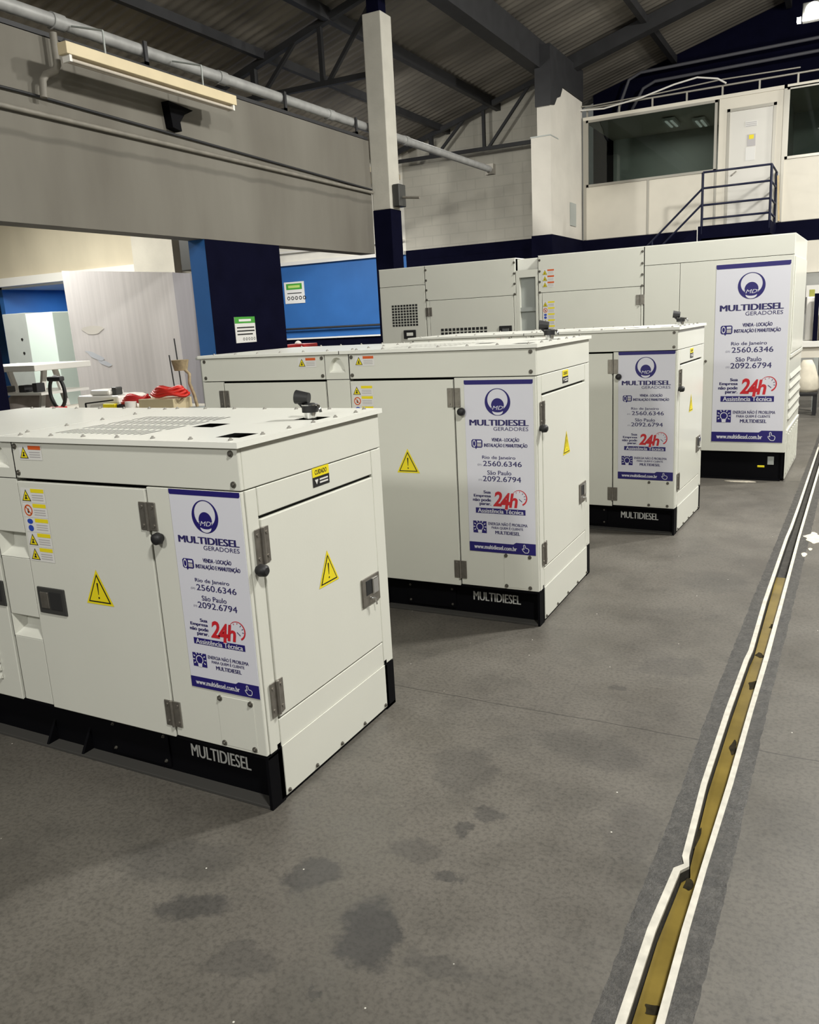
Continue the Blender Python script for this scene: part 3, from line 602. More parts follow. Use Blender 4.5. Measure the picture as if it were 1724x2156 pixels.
# paint spill beside the drain
dp = mat('dried_paint', (.60, .55, .45), .6, 0, .2, 40)
def spill(pts, label):
    P(dp).prism(pts, lambda a, b: (a, b, .003), lambda a, b: (a, b, .0)).build('paint_spill', None, label, 'paint spill')
out = []
for i in range(40):
    a = .22+(2*PI-.44)*i/39
    out.append((-.125+.055*(1+.22*math.sin(5*a)+.12*math.sin(11*a))*math.cos(a), 6.06+.13*(1+.2*math.sin(4*a+1))*math.sin(a)))
spill(out+[(.10, 6.04), (.6, 6.02), (.6, 6.07), (.10, 6.085)], 'pale dried paint splash with a streak, right of the drain')
for x, y, rx, ry, lab in ((-.165, 5.62, .016, .05, 'small pale paint drip nearer the camera than the big splash'), (-.135, 5.76, .012, .03, 'smallest pale paint drip beside the drain, just before the splash')):
    spill([(x+rx*math.cos(a)*(1+.2*math.sin(3*a)), y+ry*math.sin(a)) for a in [2*PI*i/18 for i in range(18)]], lab)
P(dp).prism([(-.93, 7.90), (-.72, 7.93), (-.66, 7.90), (-.74, 7.87), (-.88, 7.875)], lambda a, b: (a, b, .006), lambda a, b: (a, b, 0)).build('plastic_scrap', None, 'pale scrap on the floor before the tallest generator', 'scrap')
# ------------------------------------------------------------------ walls, columns, roof
def st(mb, nm, label=None): return mb.build(nm, None, label, None, None, 'structure')
NAVZ = 3.10
# long beam over the annex openings, pier with blue jamb
st(P(beamm).box(-6.18, -5.95, -3, 10.48, 2.525, 4.0), 'wall_left')
pr = P(navy).box(-6.17, -5.955, 6.94, 8.23, 0, 2.525)
pr.mat(blue); pr.add([(-6.175, 6.937, 0), (-5.955, 6.937, 0), (-5.955, 6.937, 2.524), (-6.175, 6.937, 2.524)], [(0, 1, 2, 3)])
st(pr, 'wall_left_pier')
st(P(navy).box(-6.17, -5.955, 2.3, 4.385, 0, 2.525), 'wall_left_jamb')
# free-standing column
cl = P(colm).box(-5.95, -5.67, 10.5, 10.8, NAVZ, 5.56, .012); cl.mat(navy).box(-5.952, -5.668, 10.498, 10.802, 0, NAVZ, .008); cl.box(-5.9, -5.72, 10.55, 10.75, 5.56, 6.0)
st(cl, 'column')
# back wall: block work above a navy dado; light blue further left in the annex
bw = P(block).box(-8.85, -5.31, 17.0, 17.2, NAVZ, 6.6)
bw.mat(navy).box(-8.85, 6, 16.99, 17.2, 0, 2.96); bw.box(-8.85, -5.31, 16.985, 17.2, 2.9, NAVZ)
bw.mat(blue).box(-17, -8.85, 17.0, 17.2, 1.30, 3.02); bw.mat(navy).box(-17, -8.85, 16.98, 17.2, 0, 1.28); bw.mat(mat('bright_wall', (.78, .75, .67), .7, 0, .06, 3)).box(-17, -8.85, 17.0, 17.2, 3.02, 5.2)
st(bw, 'wall_back')
lw = mat('white_trim', (.75, .73, .68), .5)
st(P(lw).box(-17, -8.86, 16.90, 17.0, 3.02, 3.10), 'trim_1'); st(P(lw).box(-17, -8.86, 16.93, 16.99, 1.275, 1.31), 'trim_2')
st(P(lw).box(-17, -8.86, 16.86, 17.0, 3.30, 3.34), 'trim_3')
t = P(darksteel).tube([(-17, 16.90, 1.53), (-8.9, 16.90, 1.53)], .025, 8)
for x in (-15, -13, -11, -9.2): t.cyl((x, 16.9, 1.53), (x, 17.0, 1.53), .015, n=8)
t.build('handrail', None, 'thin dark rail along the light blue annex wall', 'rail')
# wide pillar on the back wall
pc = P(mat('pillar_render', (.56, .53, .47), .8, 0, .06, 2.0, .15, 25)).box(-5.215, -4.855, 15.05, 17.05, 2.97, 4.64); pc.box(-5.10, -4.855, 15.06, 17.05, 4.64, 5.54)
pc.mat(navy).box(-5.23, -4.84, 15.03, 17.05, 0, 2.97); pc.mat(greym).box(-5.225, -4.85, 15.04, 15.5, 4.63, 4.65)
st(pc, 'pillar')
P(greym).box(-4.853, -4.838, 16.18, 16.55, 3.20, 3.62).build('vent_grille', None, 'small grey wall grille low on the whitewashed pillar face', 'vent')
# navy gable wall above the offices
st(P(navy).box(-5.3, 9, 19.5, 19.7, 0, 9.5), 'wall_gable')
st(P(panel).box(8.8, 9, -3, 19.5, 0, 8.5), 'wall_right')
# roof of corrugated sheet
RZ = lambda x: 6.02+.285*(x+5.5)
n = 1100; vs = []
for i in range(n+1):
    y = -3+23*i/n; dz = .013*math.sin(2*PI*y/.177)
    vs += [(-9.4, y, RZ(-9.4)+.12+dz), (3.0, y, RZ(3.0)+.12+dz), (9.0, y, RZ(3.0)+.12-1.5+dz)]
st(P(roofm).add(vs, [(3*i+k, 3*i+k+1, 3*i+4+k, 3*i+3+k) for i in range(n) for k in (0, 1)], True), 'ceiling')
def bar(p0, p1, w, h, mb): mb.obox(p0, p1, w, h)
for i, (x, wd, h) in enumerate(((-6.57, .10, .16), (-5.14, .24, .46), (-3.55, .10, .14), (-7.7, .08, .12), (-1.4, .10, .14))):
    lab = {0: 'dark purlin over the block wall, next left of the heavy girder', 1: 'heavy dark roof girder meeting the whitewashed pillar', 2: 'dark purlin right of the heavy roof girder', 3: 'dark purlin nearest the eave, above the long grey pipe', 4: 'dark purlin by the bright floodlight'}[i]
    P(darksteel).obox((x, -3, RZ(x)-h/2+.08), (x, 15.6 if i == 1 else 19.4, RZ(x)-h/2+.08), wd, h).build('roof_girder' if i == 1 else 'purlin', None, lab, 'roof beam', 'roof beams running away from the camera')
def truss(y, label):
    R = empty('roof_truss', (-5.9, y, 4.9), label, 'truss', 'dark steel roof trusses')
    def mk(nm, p0, p1, w): 
        m = P(darksteel).obox(p0, p1, w, w); m.v = [(a+5.9, b-y, c-4.9) for a, b, c in m.v]; m.build(nm, R)
    mk('top_chord', (-8.8, y, RZ(-8.8)-.04), (-5.6, y, RZ(-5.6)-.04), .09)
    mk('top_chord', (-5.5, y, RZ(-5.5)-.08), (3, y, RZ(3)-.08), .24)
    mk('bottom_chord', (-8.75, y, 4.88), (-5.7, y, 4.87), .07)
    mk('upright', (-6.72, y, 4.87), (-6.72, y, RZ(-6.72)), .06); mk('diagonal', (-6.64, y, 4.87), (-5.75, y, RZ(-5.75)-.06), .05); mk('diagonal', (-7.79, y, 4.88), (-7.05, y, RZ(-7.05)), .05)
    mk('upright', (-7.9, y, 4.88), (-7.9, y, RZ(-7.9)), .08)
    return R
truss(16.55, 'dark steel truss against the block back wall'); truss(10.66, 'dark steel truss at the free-standing column')
gb = P(darksteel).prism([(15.02, 5.12), (15.25, 5.16), (15.4, 5.30), (15.6, 5.36), (15.75, 5.55), (17.06, 5.55), (17.06, 6.1), (15.02, 6.1)], lambda a, c: (-5.12, a, c), lambda a, c: (-4.835, a, c)); st(gb, 'girder_seat')  # dark steel girder seat on the pillar head
# annex shell
an = P(cream).box(-17, -6.2, 9.3, 9.5, 2.60, 4.4); an.v = [(x if x < -7 else -7.75, y, z) for x, y, z in an.v]
st(an, 'wall_annex')
st(P(lw).box(-17, -9.0, 9.22, 9.32, 2.47, 2.60), 'trim_4')
st(P(cream).box(-17, -6.2, -3, 10.6, 4.0, 4.1), 'ceiling_annex'); st(P(cream).box(-17, -8.9, 10.6, 17, 4.6, 4.7), 'ceiling_annex_rear')
st(P(blue).box(-17, -9.9, 11.6, 11.7, 0, 2.6).box(-12.72, -12.62, 9.5, 11.6, 0, 2.6).box(-10.0, -9.9, 9.5, 11.6, 0, 2.6), 'wall_recess'); st(P(lw).box(-17, -9.9, 9.5, 11.6, 2.45, 2.5), 'ceiling_recess')
st(P(cream).box(-17, -16.9, -3, 17, 0, 4.1), 'wall_far_left')
pp = P(conc_white).box(-9.12, -8.36, 9.06, 9.3, 0, 4.0); pp.mat(conduit_m).box(-8.36, -8.03, 9.2, 9.3, 2.2, 4.0); st(pp, 'pillar_annex')
P(dgrey).box(-8.2, -8.02, 9.02, 9.2, 2.42, 2.92, .01).build('wall_box', None, 'small dark box high on the annex wall beside the pale pillar', 'box')
P(lw).box(-8.0, -7.76, 9.1, 9.3, 2.60, 4.0).build('wall_board', None, 'pale board fixed to annex wall left of the navy pier', 'board')

# ------------------------------------------------------------------ generators
GRP = 'white canopied generators in a row'
generator('generator', (-1.6339, 1.9505, 0), 0., .8749, 2.0927, .2002, 1.1095, 1.2468, 1.0438, 1.2127, (-.402, -1.046), (-1.93, -1.217),
          (-.298, -.005, .412, 1.107), (-.693, .704), (.438, .716), (.0755, .797, .305, 1.013), 'lowest white generator nearest the camera, cut off by the left edge', GRP, stk=(.388, 1.043))
generator('generator', (-1.3363, 3.869, 0), .0104, .9834, 2.0949, .188, 1.3006, 1.4374, 1.0591, 1.2138, (-.441, -1.062), (-1.935, -1.214),
          (-.383, -.016, .386, 1.286), (-.727, .838), (.497, .877), (.082, .885, .298, 1.205), 'white generator second from the camera, behind the nearest one', GRP, latch=False, stk=(.44, 1.225))
generator('generator', (-1.017, 5.8649, 0), -.0431, .9013, 2.0949, .1934, 1.3037, 1.4396, 1.0591, 1.2138, (-.444, -1.062), (-1.935, -1.214),
          (-.405, -.014, .397, 1.302), (-.727, .838), (.46, .877), (.082, .82, .298, 1.205), 'white generator third from the camera, just before the tallest one', GRP, latch=False, stk=(.40, 1.225))

def big_generator():
    W, L, z1, z3, z4 = 1.2511, 4.13, .2619, 1.9716, 2.141
    R = empty('generator', (-.4401, 7.9822, 0), 'tallest and longest white generator, farthest from the camera', 'generator', GRP, -.0295)
    t = .018; g = .002
    P(darkin).box(-L+t, -t, .08, W-t, z1+.02, z4-.03).build('inner_housing', R)
    b = P(black); b.box(-L, -.03, .03, .05, 0, z1+.02); b.box(-L, -.03, .012, .05, 0, .014); b.box(-L, -.03, W-.05, W-.03, 0, z1); b.box(-.05, -.01, .03, W-.03, .02, z1+.02); b.box(-L, -L+.03, .03, W-.03, 0, z1)
    bo = b.build('base_frame', R, 'black steel base frame'); P(greym).box(-.142, -.088, .024, .031, .145, .221, .004).build('outlet', bo); P(yellow).box(-.225, -.165, .026, .031, .118, .136, .002).build('plug', bo, 'pale yellow plug')
    def pl(nm, x0, x1, za, zb): return P(white).box(x0+g, x1-g, 0, t, za+g, zb-g, .0025).build(nm, R)
    pl('top_panel', -L, -3.57, 1.955, z4); pl('end_section', -L, -3.57, z1, 1.955)
    pl('top_panel', -3.565, -2.54, 1.785, z4); d1 = pl('door', -3.525, -2.565, z1, 1.785); pl('jamb', -3.565, -3.525, z1, 1.785); pl('jamb', -2.565, -2.535, z1, 1.785)
    pl('top_panel', -2.30, -1.27, 1.79, z4); d2 = pl('door', -2.265, -1.295, z1, 1.79); pl('jamb', -2.30, -2.265, z1, 1.79); pl('jamb', -1.295, -1.27, z1, 1.79)
    pl('top_panel', -1.265, .0, 1.97, z4); pl('side_panel', -1.265, -.945, z1, 1.97); pl('banner_panel', -.945, .0, z1, 1.97)
    # recessed centre column
    c = P(white).box(-2.535, -2.305, 0, t, 1.95, 2.02); c.box(-2.535, -2.50, 0, t+.05, z1, 1.95); c.box(-2.33, -2.305, 0, t+.05, z1, 1.95); c.mat(greym).box(-2.50, -2.33, .045, .06, z1, 1.95); c.box(-2.50, -2.33, .015, .05, 1.62, 1.66); c.mat(litw).box(-2.535, -2.305, .05, .07, 2.02, z4-.015)
    c.build('centre_column', R, 'recessed grey channel between the panels')
    ro = P(litw).box(-L, -2.54, 0.002, W, z4-.003, z4+.004); ro.box(-2.30, 0, 0.002, W, z4-.003, z4+.004); ro.box(-2.54, -2.30, .06, W, z4-.02, z4-.01); ro.build('roof', R)
    bolts(R, [((x, 0, z), (0, -1, 0)) for x in (-3.553, -2.553, -2.286, -1.284) for z in (2.10, 1.995, 1.895, 1.795)]+[((-.70, 0, 1.089), (0, -1, 0))], .011)
    def grid(nm, x0, x1, za, zb, nx, nz):
        m = P(darkin); dx, dz = (x1-x0)/nx, (zb-za)/nz
        for i in range(nx):
            for j in range(nz): m.box(x0+dx*(i+.14), x0+dx*(i+.86), -.0015, .004, za+dz*(j+.14), za+dz*(j+.86))
        return m
    grid('vent', -3.995, -3.668, 1.53, 1.765, 9, 8).build('vent', R, 'square grid of ventilation holes'); grid('vent', -3.405, -2.86, 1.30, 1.495, 12, 5).build('vent', d1, 'wide grid of ventilation holes')
    h = P(rubber).box(-3.853, -3.702, -.012, 0, 1.40, 1.492, .015).build('handle', R, 'black recessed grip'); P(litw).box(-3.815, -3.735, -.014, -.010, 1.43, 1.465, .005).build('recess', h)
    for d, x in ((d1, -3.535), (d2, -1.30)):
        for z in (1.67, .6): hinge_long(d, x, z, 0, .078, .09)
    for d, x, zb in ((d1, -2.658, 1.44), (d2, -2.19, 1.0)):
        l = P(rubber).box(x-.07, x+.07, -.012, -.001, zb-.05, zb+.05, .015).build('latch', d, 'black paddle latch'); P(chrome).box(x-.035, x+.04, -.016, -.010, zb-.02, zb+.025, .004).build('paddle', l)
    ff = lambda d: (lambda a, c_: (a, -d, c_))
    m = MB()
    for i in range(3): info_label(m, -2.257, -2.133, 2.012-.058*(i+1), 2.012-.058*i-.002, ff, lred, 'tri')
    m.build('warning_label', R, 'three stacked labels with red headings')
    m = MB()
    for i, ic in enumerate(('tri', 'no', 'glove', 'tri', 'tri')): info_label(m, -2.257, -2.131, 1.709-.058*(i+1), 1.709-.058*i-.002, ff, yellow, ic)
    m.build('warning_label', d2, 'strip of five small warning labels')
    banner(R, -.629, -.024, .353, 1.927, -.001)
    # end face with louvres
    e = P(white).box(-t, 0, t, W, z1, z4, .003); e.build('end_panel', R)
    P(white).box(0, .006, .02, W-.05, .02, .44, .002).build('skirt_plate', R)
    ib = P(white).box(0, .010, .05, W-.05, 1.14, 1.96, .004); ib.build('inspection_panel', R)
    for i in range(5):
        lv = P(white); z = .55+.09*i
        lv.add([(.0, .10, z), (.0, W-.08, z), (.014, W-.08, z+.006), (.014, .10, z+.006), (0, W-.08, z+.045), (0, .10, z+.045)], [(0, 1, 2, 3), (3, 2, 4, 5), (0, 3, 5), (1, 4, 2)]); lv.build('louvre', R)
    for i in range(7): P(white).box(.006, .016, .1+.155*i, .15+.155*i, .06, .42, .003).build('stiffening_rib', R)
    for z in (.43, 1.10): P(white).box(0, .012, .03, W-.04, z, z+.03, .003).build('stiffening_rib', R)
    P(white).box(-L+g, -g, W-t, W, z1, z4-.004).build('rear_panel', R); P(white).box(-L, -L+t, t, W-t, z1, z4-.004).build('end_panel', R)
    return R
big_generator()

# ------------------------------------------------------------------ things on and under the beam
fx = empty('fluorescent_light', (-5.6, 5.10, 3.76), 'long unlit beige fluorescent fitting hung before the beam', 'light fitting')
cm = mat('beige_enamel', (.62, .52, .33), .45, 0, .05, 5)
def rel(mb, o): mb.v = [(x-o[0], y-o[1], z-o[2]) for x, y, z in mb.v]; return mb
o0 = (-5.6, 5.10, 3.76)
rel(P(cm).box(-5.66, -5.56, 5.10, 7.18, 3.78, 3.87, .004), o0).build('housing', fx)
rel(P(mat('tube_glass', (.50, .45, .38), .3)).cyl((-5.585, 5.14, 3.745), (-5.585, 7.14, 3.745), .014, n=12), o0).build('tube', fx); rel(P(MATS['tube_glass']).cyl((-5.635, 5.14, 3.745), (-5.635, 7.14, 3.745), .014, n=12), o0).build('tube', fx)
for y in (5.14, 7.14): rel(P(plastic_w).box(-5.65, -5.57, y-.012, y+.012, 3.73, 3.78), o0).build('lamp_holder', fx)
for y in (5.55, 6.75):
    k = P(greym); k.cyl((-5.61, y, 3.86), (-5.61, y, 4.06), .008, n=8); k.cyl((-5.61, y, 4.06), (-5.96, y, 4.16), .008, n=8)
    rel(k, o0).build('hanger', fx)
gp = empty('overhead_pipe', (-6.03, -2.5, 4.17), 'long grey pipe running above the beam past the column', 'pipe')
o1 = (-6.03, -2.5, 4.17)
rel(P(pipe_m).tube([(-6.03, -2.5, 4.15), (-6.03, 15.1, 4.22)], .058, 14), o1).build('pipe', gp)
for y in (1.2, 3.3, 5.4, 7.5, 9.6, 11.7):
    k = P(pipe_m); k.cyl((-6.03, y, 4.15+.07*(y+2.5)/17.6), (-6.03, y+.12, 4.15+.07*(y+2.5)/17.6), .068, n=14)
    rel(k, o1).build('coupling', gp)
rel(P(conduit_m).box(-6.11, -5.95, 15.05, 15.17, 4.13, 4.31), o1).build('end_flange', gp)
for y in (0.3, 2.4, 4.6, 6.4, 8.6, 10.2):
    k = P(darksteel); k.box(-6.12, -5.95, y-.02, y+.02, 4.045, 4.075); k.box(-5.97, -5.95, y-.02, y+.02, 4.045, 4.25)
    rel(k, o1).build('clamp', gp)
P(darksteel).box(-6.16, -5.94, -3, 10.45, 4.004, 4.04).build('pipe_shade_strip', None, 'dark flat strip for the shade under the long grey pipe', 'shade strip')  # dark strip added as the shade below the overhead pipe
P(conduit_m).tube([(-5.92, -2.5, 3.46), (-5.92, 10.46, 3.33)], .022, 8).build('conduit', None, 'thicker grey conduit along the face of the beam', 'conduit')
P(darksteel).tube([(-5.93, -2.5, 3.535), (-5.93, 4.95, 3.525), (-5.93, 10.46, 3.37)], .012, 8).build('conduit', None, 'thin dark cable just above the grey conduit on the beam', 'conduit')
P(conduit_m).tube([(-5.865, 5.26, 4.02), (-5.865, 5.26, 3.78), (-5.865, 5.23, 3.73), (-5.865, 5.13, 3.68), (-5.865, 5.09, 3.63), (-5.865, 5.08, 3.50)], .030, 12).build('downpipe', None, 'short bent downpipe left of the fluorescent fitting', 'pipe')
bk = P(black); prof = [(6.52, 3.75), (6.86, 3.72), (6.73, 3.66), (6.66, 3.58), (6.67, 3.50), (6.55, 3.52)]
bk.prism(prof, lambda a, c: (-5.955, a, c), lambda a, c: (-5.86, a, c)); bk.build('wall_bracket', None, 'black bracket on the beam under the fluorescent fitting', 'bracket')
sb = P(dgrey).box(-5.66, -5.56, 10.56, 10.76, 3.13, 3.42, .01); sb.build('switch_box', None, 'dark switch box on the side of the column', 'switch box')
P(conduit_m).tube([(-5.56, 10.66, 3.25), (-5.30, 10.66, 3.22)], .018, 8).build('pipe_stub', None, 'short horizontal pipe stub sticking out from the column', 'pipe')

# signs
def sign_x(loc_y0, loc_y1, z0, z1, X, label):
    m = P(lwhite).box(X, X+.006, loc_y0, loc_y1, z0, z1); f = lambda d: (lambda a, c: (X+.006+d, a, c)); H = z1-z0; Wd = loc_y1-loc_y0
    m.mat(mat('sign_green', (.05, .30, .03), .5)); rect(m, loc_y0, loc_y1, z1-H*.25, z1, f(.001)); m.mat(lwhite); rect(m, loc_y0+Wd*.2, loc_y1-Wd*.2, z1-H*.18, z1-H*.09, f(.002))
    m.mat(lblack)
    for k in range(3): rect(m, loc_y0+Wd*.08, loc_y1-Wd*(.06+.1*(k == 2)), z1-H*(.44+.13*k), z1-H*(.39+.13*k), f(.001))
    for k in range(5): ring(m, (loc_y0+Wd*(.38+.13*k), z0+H*.14), Wd*.045, Wd*.028, f(.001), n=10)
    m.build('sign', None, label, 'sign')
sign_x(7.285, 7.64, 1.45, 1.73, -5.955, 'white and green notice low on the navy pier')
m = P(lwhite).box(-12.24, -11.66, 16.985, 16.999, 2.135, 2.64); f = lambda d: (lambda a, c: (a, 16.984-d, c))
m.mat(MATS['sign_green']); rect(m, -12.18, -11.72, 2.46, 2.60, f(.001)); m.mat(mat('sign_lime', (.45, .62, .15), .5)); rect(m, -12.12, -11.78, 2.50, 2.56, f(.002)); m.mat(lblack)
rect(m, -12.16, -11.74, 2.365, 2.385, f(.001))
for k in range(5): ring(m, (-12.13+.115*k, 2.26), .045, .026, f(.001), n=12)
m.build('sign', None, 'white and green notice on the light blue annex wall', 'sign')

# ------------------------------------------------------------------ annex contents seen through the opening
bd = P(mat('stained_white_board', (.80, .76, .75), .6, 0, .06, 6, .06, 12, stretch=(4, 1, .12)))
bd.add([(-8.27, 7.10, 0), (-6.55, 7.10, 0), (-6.55, 7.06, 2.24), (-8.27, 7.06, 2.38), (-8.27, 7.13, 0), (-6.55, 7.13, 0), (-6.55, 7.09, 2.24), (-8.27, 7.09, 2.38)], [(0, 1, 2, 3), (7, 6, 5, 4), (3, 2, 6, 7), (0, 3, 7, 4), (1, 5, 6, 2)])
for cx, cz, rx, rz_, mm in ((-7.90, 1.68, .17, .05, mat('sheet_stain_brown', (.76, .72, .66), .7)), (-7.93, 1.38, .14, .035, mat('sheet_stain_blue', (.69, .715, .77), .7)), (-7.80, 1.30, .12, .03, mat('sheet_stain_blue', (.69, .715, .77), .7))):
    bd.mat(mm).add([(cx+rx*math.cos(a)*(1+.2*math.sin(3*a)), 7.10-.0174*(cz+rz_*math.sin(a))-.0025, cz-.35*rx*math.cos(a)*(rz_ < .04)+rz_*math.sin(a)) for a in [2*PI*i/24 for i in range(24)]], [tuple(range(24))])
bd.build('plastic_sheet', None, 'tall white streaked sheet standing behind the workbench', 'sheet')
bd = P(mat('grey_white_board', (.50, .48, .52), .6, 0, .05, 6, stretch=(4, 1, .2)))
bd.add([(-6.54, 7.08, 0), (-6.2, 7.08, 0), (-6.2, 7.02, 2.20), (-6.54, 7.04, 2.235), (-6.54, 7.10, 0), (-6.2, 7.10, 0), (-6.2, 7.05, 2.20), (-6.54, 7.07, 2.235)], [(0, 1, 2, 3), (7, 6, 5, 4), (3, 2, 6, 7), (0, 3, 7, 4), (1, 5, 6, 2)])
bd.build('plastic_sheet', None, 'narrow greyish sheet between the white sheet and blue jamb', 'sheet')
o = empty('cabinet', (-10.9, 8.4, 0), 'grey and white metal cabinet in front of the blue recess', 'cabinet')
b = P(greym).box(-.35, .17, 0, .5, 0, 2.0, .01); b.build('body', o); P(mat('glazed_white', (.62, .72, .66), .25)).box(.175, .75, -.01, .5, 0, 1.985, .01).build('door', o, 'glossy pale front')
k = P(lblack)
for z in (1.62, 1.42): k.cyl((.02, -.008, z), (.02, .004, z), .02, n=10)
k.build('knob', o)
# trestle table
T0 = (-7.6, 5.9, 0); o = empty('trestle_table', T0, 'white trestle table at the far left opening', 'table')
P(plastic_w).box(-.62, .52, -.35, .35, 1.30, 1.36, .006).build('tabletop', o)
for sx in (-.42, .30):
    for s in (-1, 1): P(plastic_w).obox((sx+.02*s, .0+.05*s, 1.30), (sx+.16*s, .25*s, 0), .035, .05).build('leg', o)
P(plastic_w).box(-.55, .5, -.3, .3, 1.06, 1.085).build('shelf', o)
random.seed(3)
for i, (x, y, wd, h, m, nm, lab) in enumerate(((-8.0, 5.7, .12, .045, lblue, 'box', 'small blue box on the trestle table shelf'), (-7.75, 5.72, .10, .06, dgrey, 'box', 'small dark grey box beside the blue one on shelf'), (-7.45, 5.7, .09, .07, darksteel, 'box', 'small black box in the middle of the trestle shelf'), (-7.25, 5.7, .07, .09, darksteel, 'tool_case', 'upright black case at the right of the trestle shelf'))):
    P(m).box(x-wd/2, x+wd/2, y-.05, y+.05, 1.086, 1.086+h, .006).build(nm, None, lab, 'box')
b = P(mat('pale_sacking', (.45, .40, .37), .8, 0, .2, 9, .3, 12))
b.lathe([(.02, .42), (.14, .43), (.22, .36), (.27, .2), (.28, .06), (.24, 0), (0, 0)], (-7.72, 5.95, .65)); b.build('sack', None, 'pale sack slumped under the trestle table', 'sack')
P(wood).box(-7.95, -7.4, 5.75, 6.15, .60, .65).build('pallet_board', None, 'pale board under the sack at far left', 'board')
# workbench with clutter
o = empty('workbench', (-6.9, 5.4, 0), 'low pale workbench with clutter behind the nearest generator', 'workbench')
P(mat('bench_top', (.56, .53, .45), .5, 0, .1, 8)).box(.0, 1.9, -.3, .45, .90, .95, .004).build('tabletop', o)
for x in (.06, 1.8):
    for y in (-.22, .38): P(greym).box(x-.03, x+.03, y-.03, y+.03, 0, .90).build('leg', o)
zb = .95
o = empty('hose', (-6.555, 5.35, zb), 'black hose loop standing on the workbench', 'hose')
P(rubber).tube([(.10*math.cos(a), 0, .16+.145*math.sin(a)) for a in [PI*1.5-.35-(2*PI-.7)*i/30 for i in range(31)]], .017, 10).build('loop', o)
P(darksteel).box(-.09, .09, -.03, .03, .265, .31, .012).build('fitting', o, 'black fitting across the top'); P(redm).box(-.07, .06, -.06, .04, 0, .03, .008).build('foot', o, 'small red block at the bottom')
P(plastic_w).box(-6.25, -5.72, 5.3, 5.62, zb, zb+.13, .02).build('carton', None, 'long cream carton on the workbench', 'box')
P(plastic_w).box(-6.1, -5.85, 5.32, 5.5, zb+.131, zb+.18, .02).build('packet', None, 'small cream packet lying on the long carton', 'packet')
b = P(mat('cream_cloth', (.74, .70, .60), .8, 0, .1, 9, .3, 14)); b.lathe([(0, .12), (.10, .115), (.20, .08), (.25, .03), (.24, 0), (0, 0)], (-5.98, 5.75, zb+.0)); b.v = [(x, 5.75+(y-5.75)*.3, z) for x, y, z in b.v]; b.build('cloth_bundle', None, 'cream cloth bundle behind the long carton on workbench', 'bundle')
P(dgrey).box(-5.86, -5.80, 5.36, 5.44, zb+.131, zb+.20, .01).build('tin', None, 'dark little tin at the end of the carton', 'tin')
fr = P(lblack)
for p0, p1 in (((-6.05, 5.22, zb+.01), (-6.05, 5.22, zb+.07)), ((-6.05, 5.22, zb+.07), (-5.70, 5.22, zb+.10)), ((-6.05, 5.22, zb+.01), (-5.70, 5.22, zb+.02))): fr.obox(p0, p1, .012, .012)
fr.build('wire_frame', None, 'thin black frame on the near edge of the workbench', 'frame')
P(yellow).box(-5.85, -5.70, 5.23, 5.27, zb, zb+.065, .006).build('box', None, 'small yellow box behind the thin black frame', 'box')
rc = P(redm)
for k in range(3): rc.tube([(-5.50+(.15-.02*k)*math.cos(a)*1.1, 5.3+.06*math.sin(a), zb+.08+.02*k+.012*math.sin(3*a)) for a in [2*PI*i/24 for i in range(25)]], .014, 8)
rc.build('cable_coil', None, 'crimson cable coil in the middle of the workbench', 'cable')
rc = P(mat('bright_red', (.62, .03, .02), .4))
for k in range(4): rc.tube([(-5.12+(.18-.02*k)*math.cos(a)*1.1, 5.32+.08*math.sin(a), zb+.135+.018*k+.01*math.sin(4*a+k)) for a in [2*PI*i/24 for i in range(25)]], .014, 8)
rc.build('cable_coil', None, 'bright red cable coil at the right of workbench', 'cable')
P(mat('cardboard', (.50, .42, .26), .7)).box(-5.40, -5.0, 5.22, 5.45, zb, zb+.105, .006).build('carton', None, 'low cardboard carton under the bright red coil', 'box')
P(plastic_w).cyl((-5.47, 5.2, zb), (-5.47, 5.2, zb+.09), .05).build('tub', None, 'cream round tub beside the low cardboard carton', 'tub')
P(darksteel).box(-5.69, -5.66, 5.24, 5.34, zb, zb+.06, .01).build('tool_box', None, 'black tool box under the crimson coil', 'box')
for x, h_, lab in ((-5.22, .46, 'left of the two thin dark rods standing behind the red coil'), (-5.14, .60, 'right and taller of two thin dark rods behind the red coil')):
    P(darksteel).obox((x, 5.5, zb), (x-.05, 5.52, zb+h_), .008, .008).build('rod', None, lab, 'rod')
straw = mat('straw_brown', (.30, .23, .13), .7, 0, .3, 25)
o = empty('desk_lamp', (-4.92, 5.42, zb), 'spindly work lamp with straw-coloured head at bench end', 'lamp')
P(greym).cyl((0, 0, 0), (0, 0, .02), .07).build('base', o); P(straw).tube([(0, 0, .02), (-.02, 0, .12), (-.06, 0, .22), (-.05, 0, .30), (-.10, 0, .34)], .014, 8).build('arm', o); P(straw).cyl((-.14, 0, .33), (-.14, 0, .42), .055, .075).build('lamp_shade', o)
# grey steel tank body between workbench and second generator
canopym = mat('canopy_paint', (.45, .46, .42), .4)
o = empty('generator_canopy', (-3.95, 4.2, 0), 'grey steel tank at the left end of the second generator', 'canopy')
P(canopym).box(-.16, .36, .4, 1.0, 0, 1.40, .01).build('body', o); P(canopym).box(-.18, .38, .38, 1.02, 1.40, 1.42, .004).build('lid', o); P(greym).box(.05, .12, .39, .40, 1.12, 1.24).build('hatch', o, 'small grey hatch')  # plain grey box standing for another generator
# red crate and dome beyond the second generator
P(redm).box(-6.08, -5.80, 8.35, 8.65, 0, 1.385, .01).build('cabinet', None, 'dull red cabinet standing at the foot of navy pier', 'cabinet')
P(plastic_w).lathe([(0, .04), (.022, .034), (.038, .018), (.042, 0), (0, 0)], (-5.93, 8.42, 1.386)).build('dome_cover', None, 'small white dome on top of the dull red cabinet', 'cover')

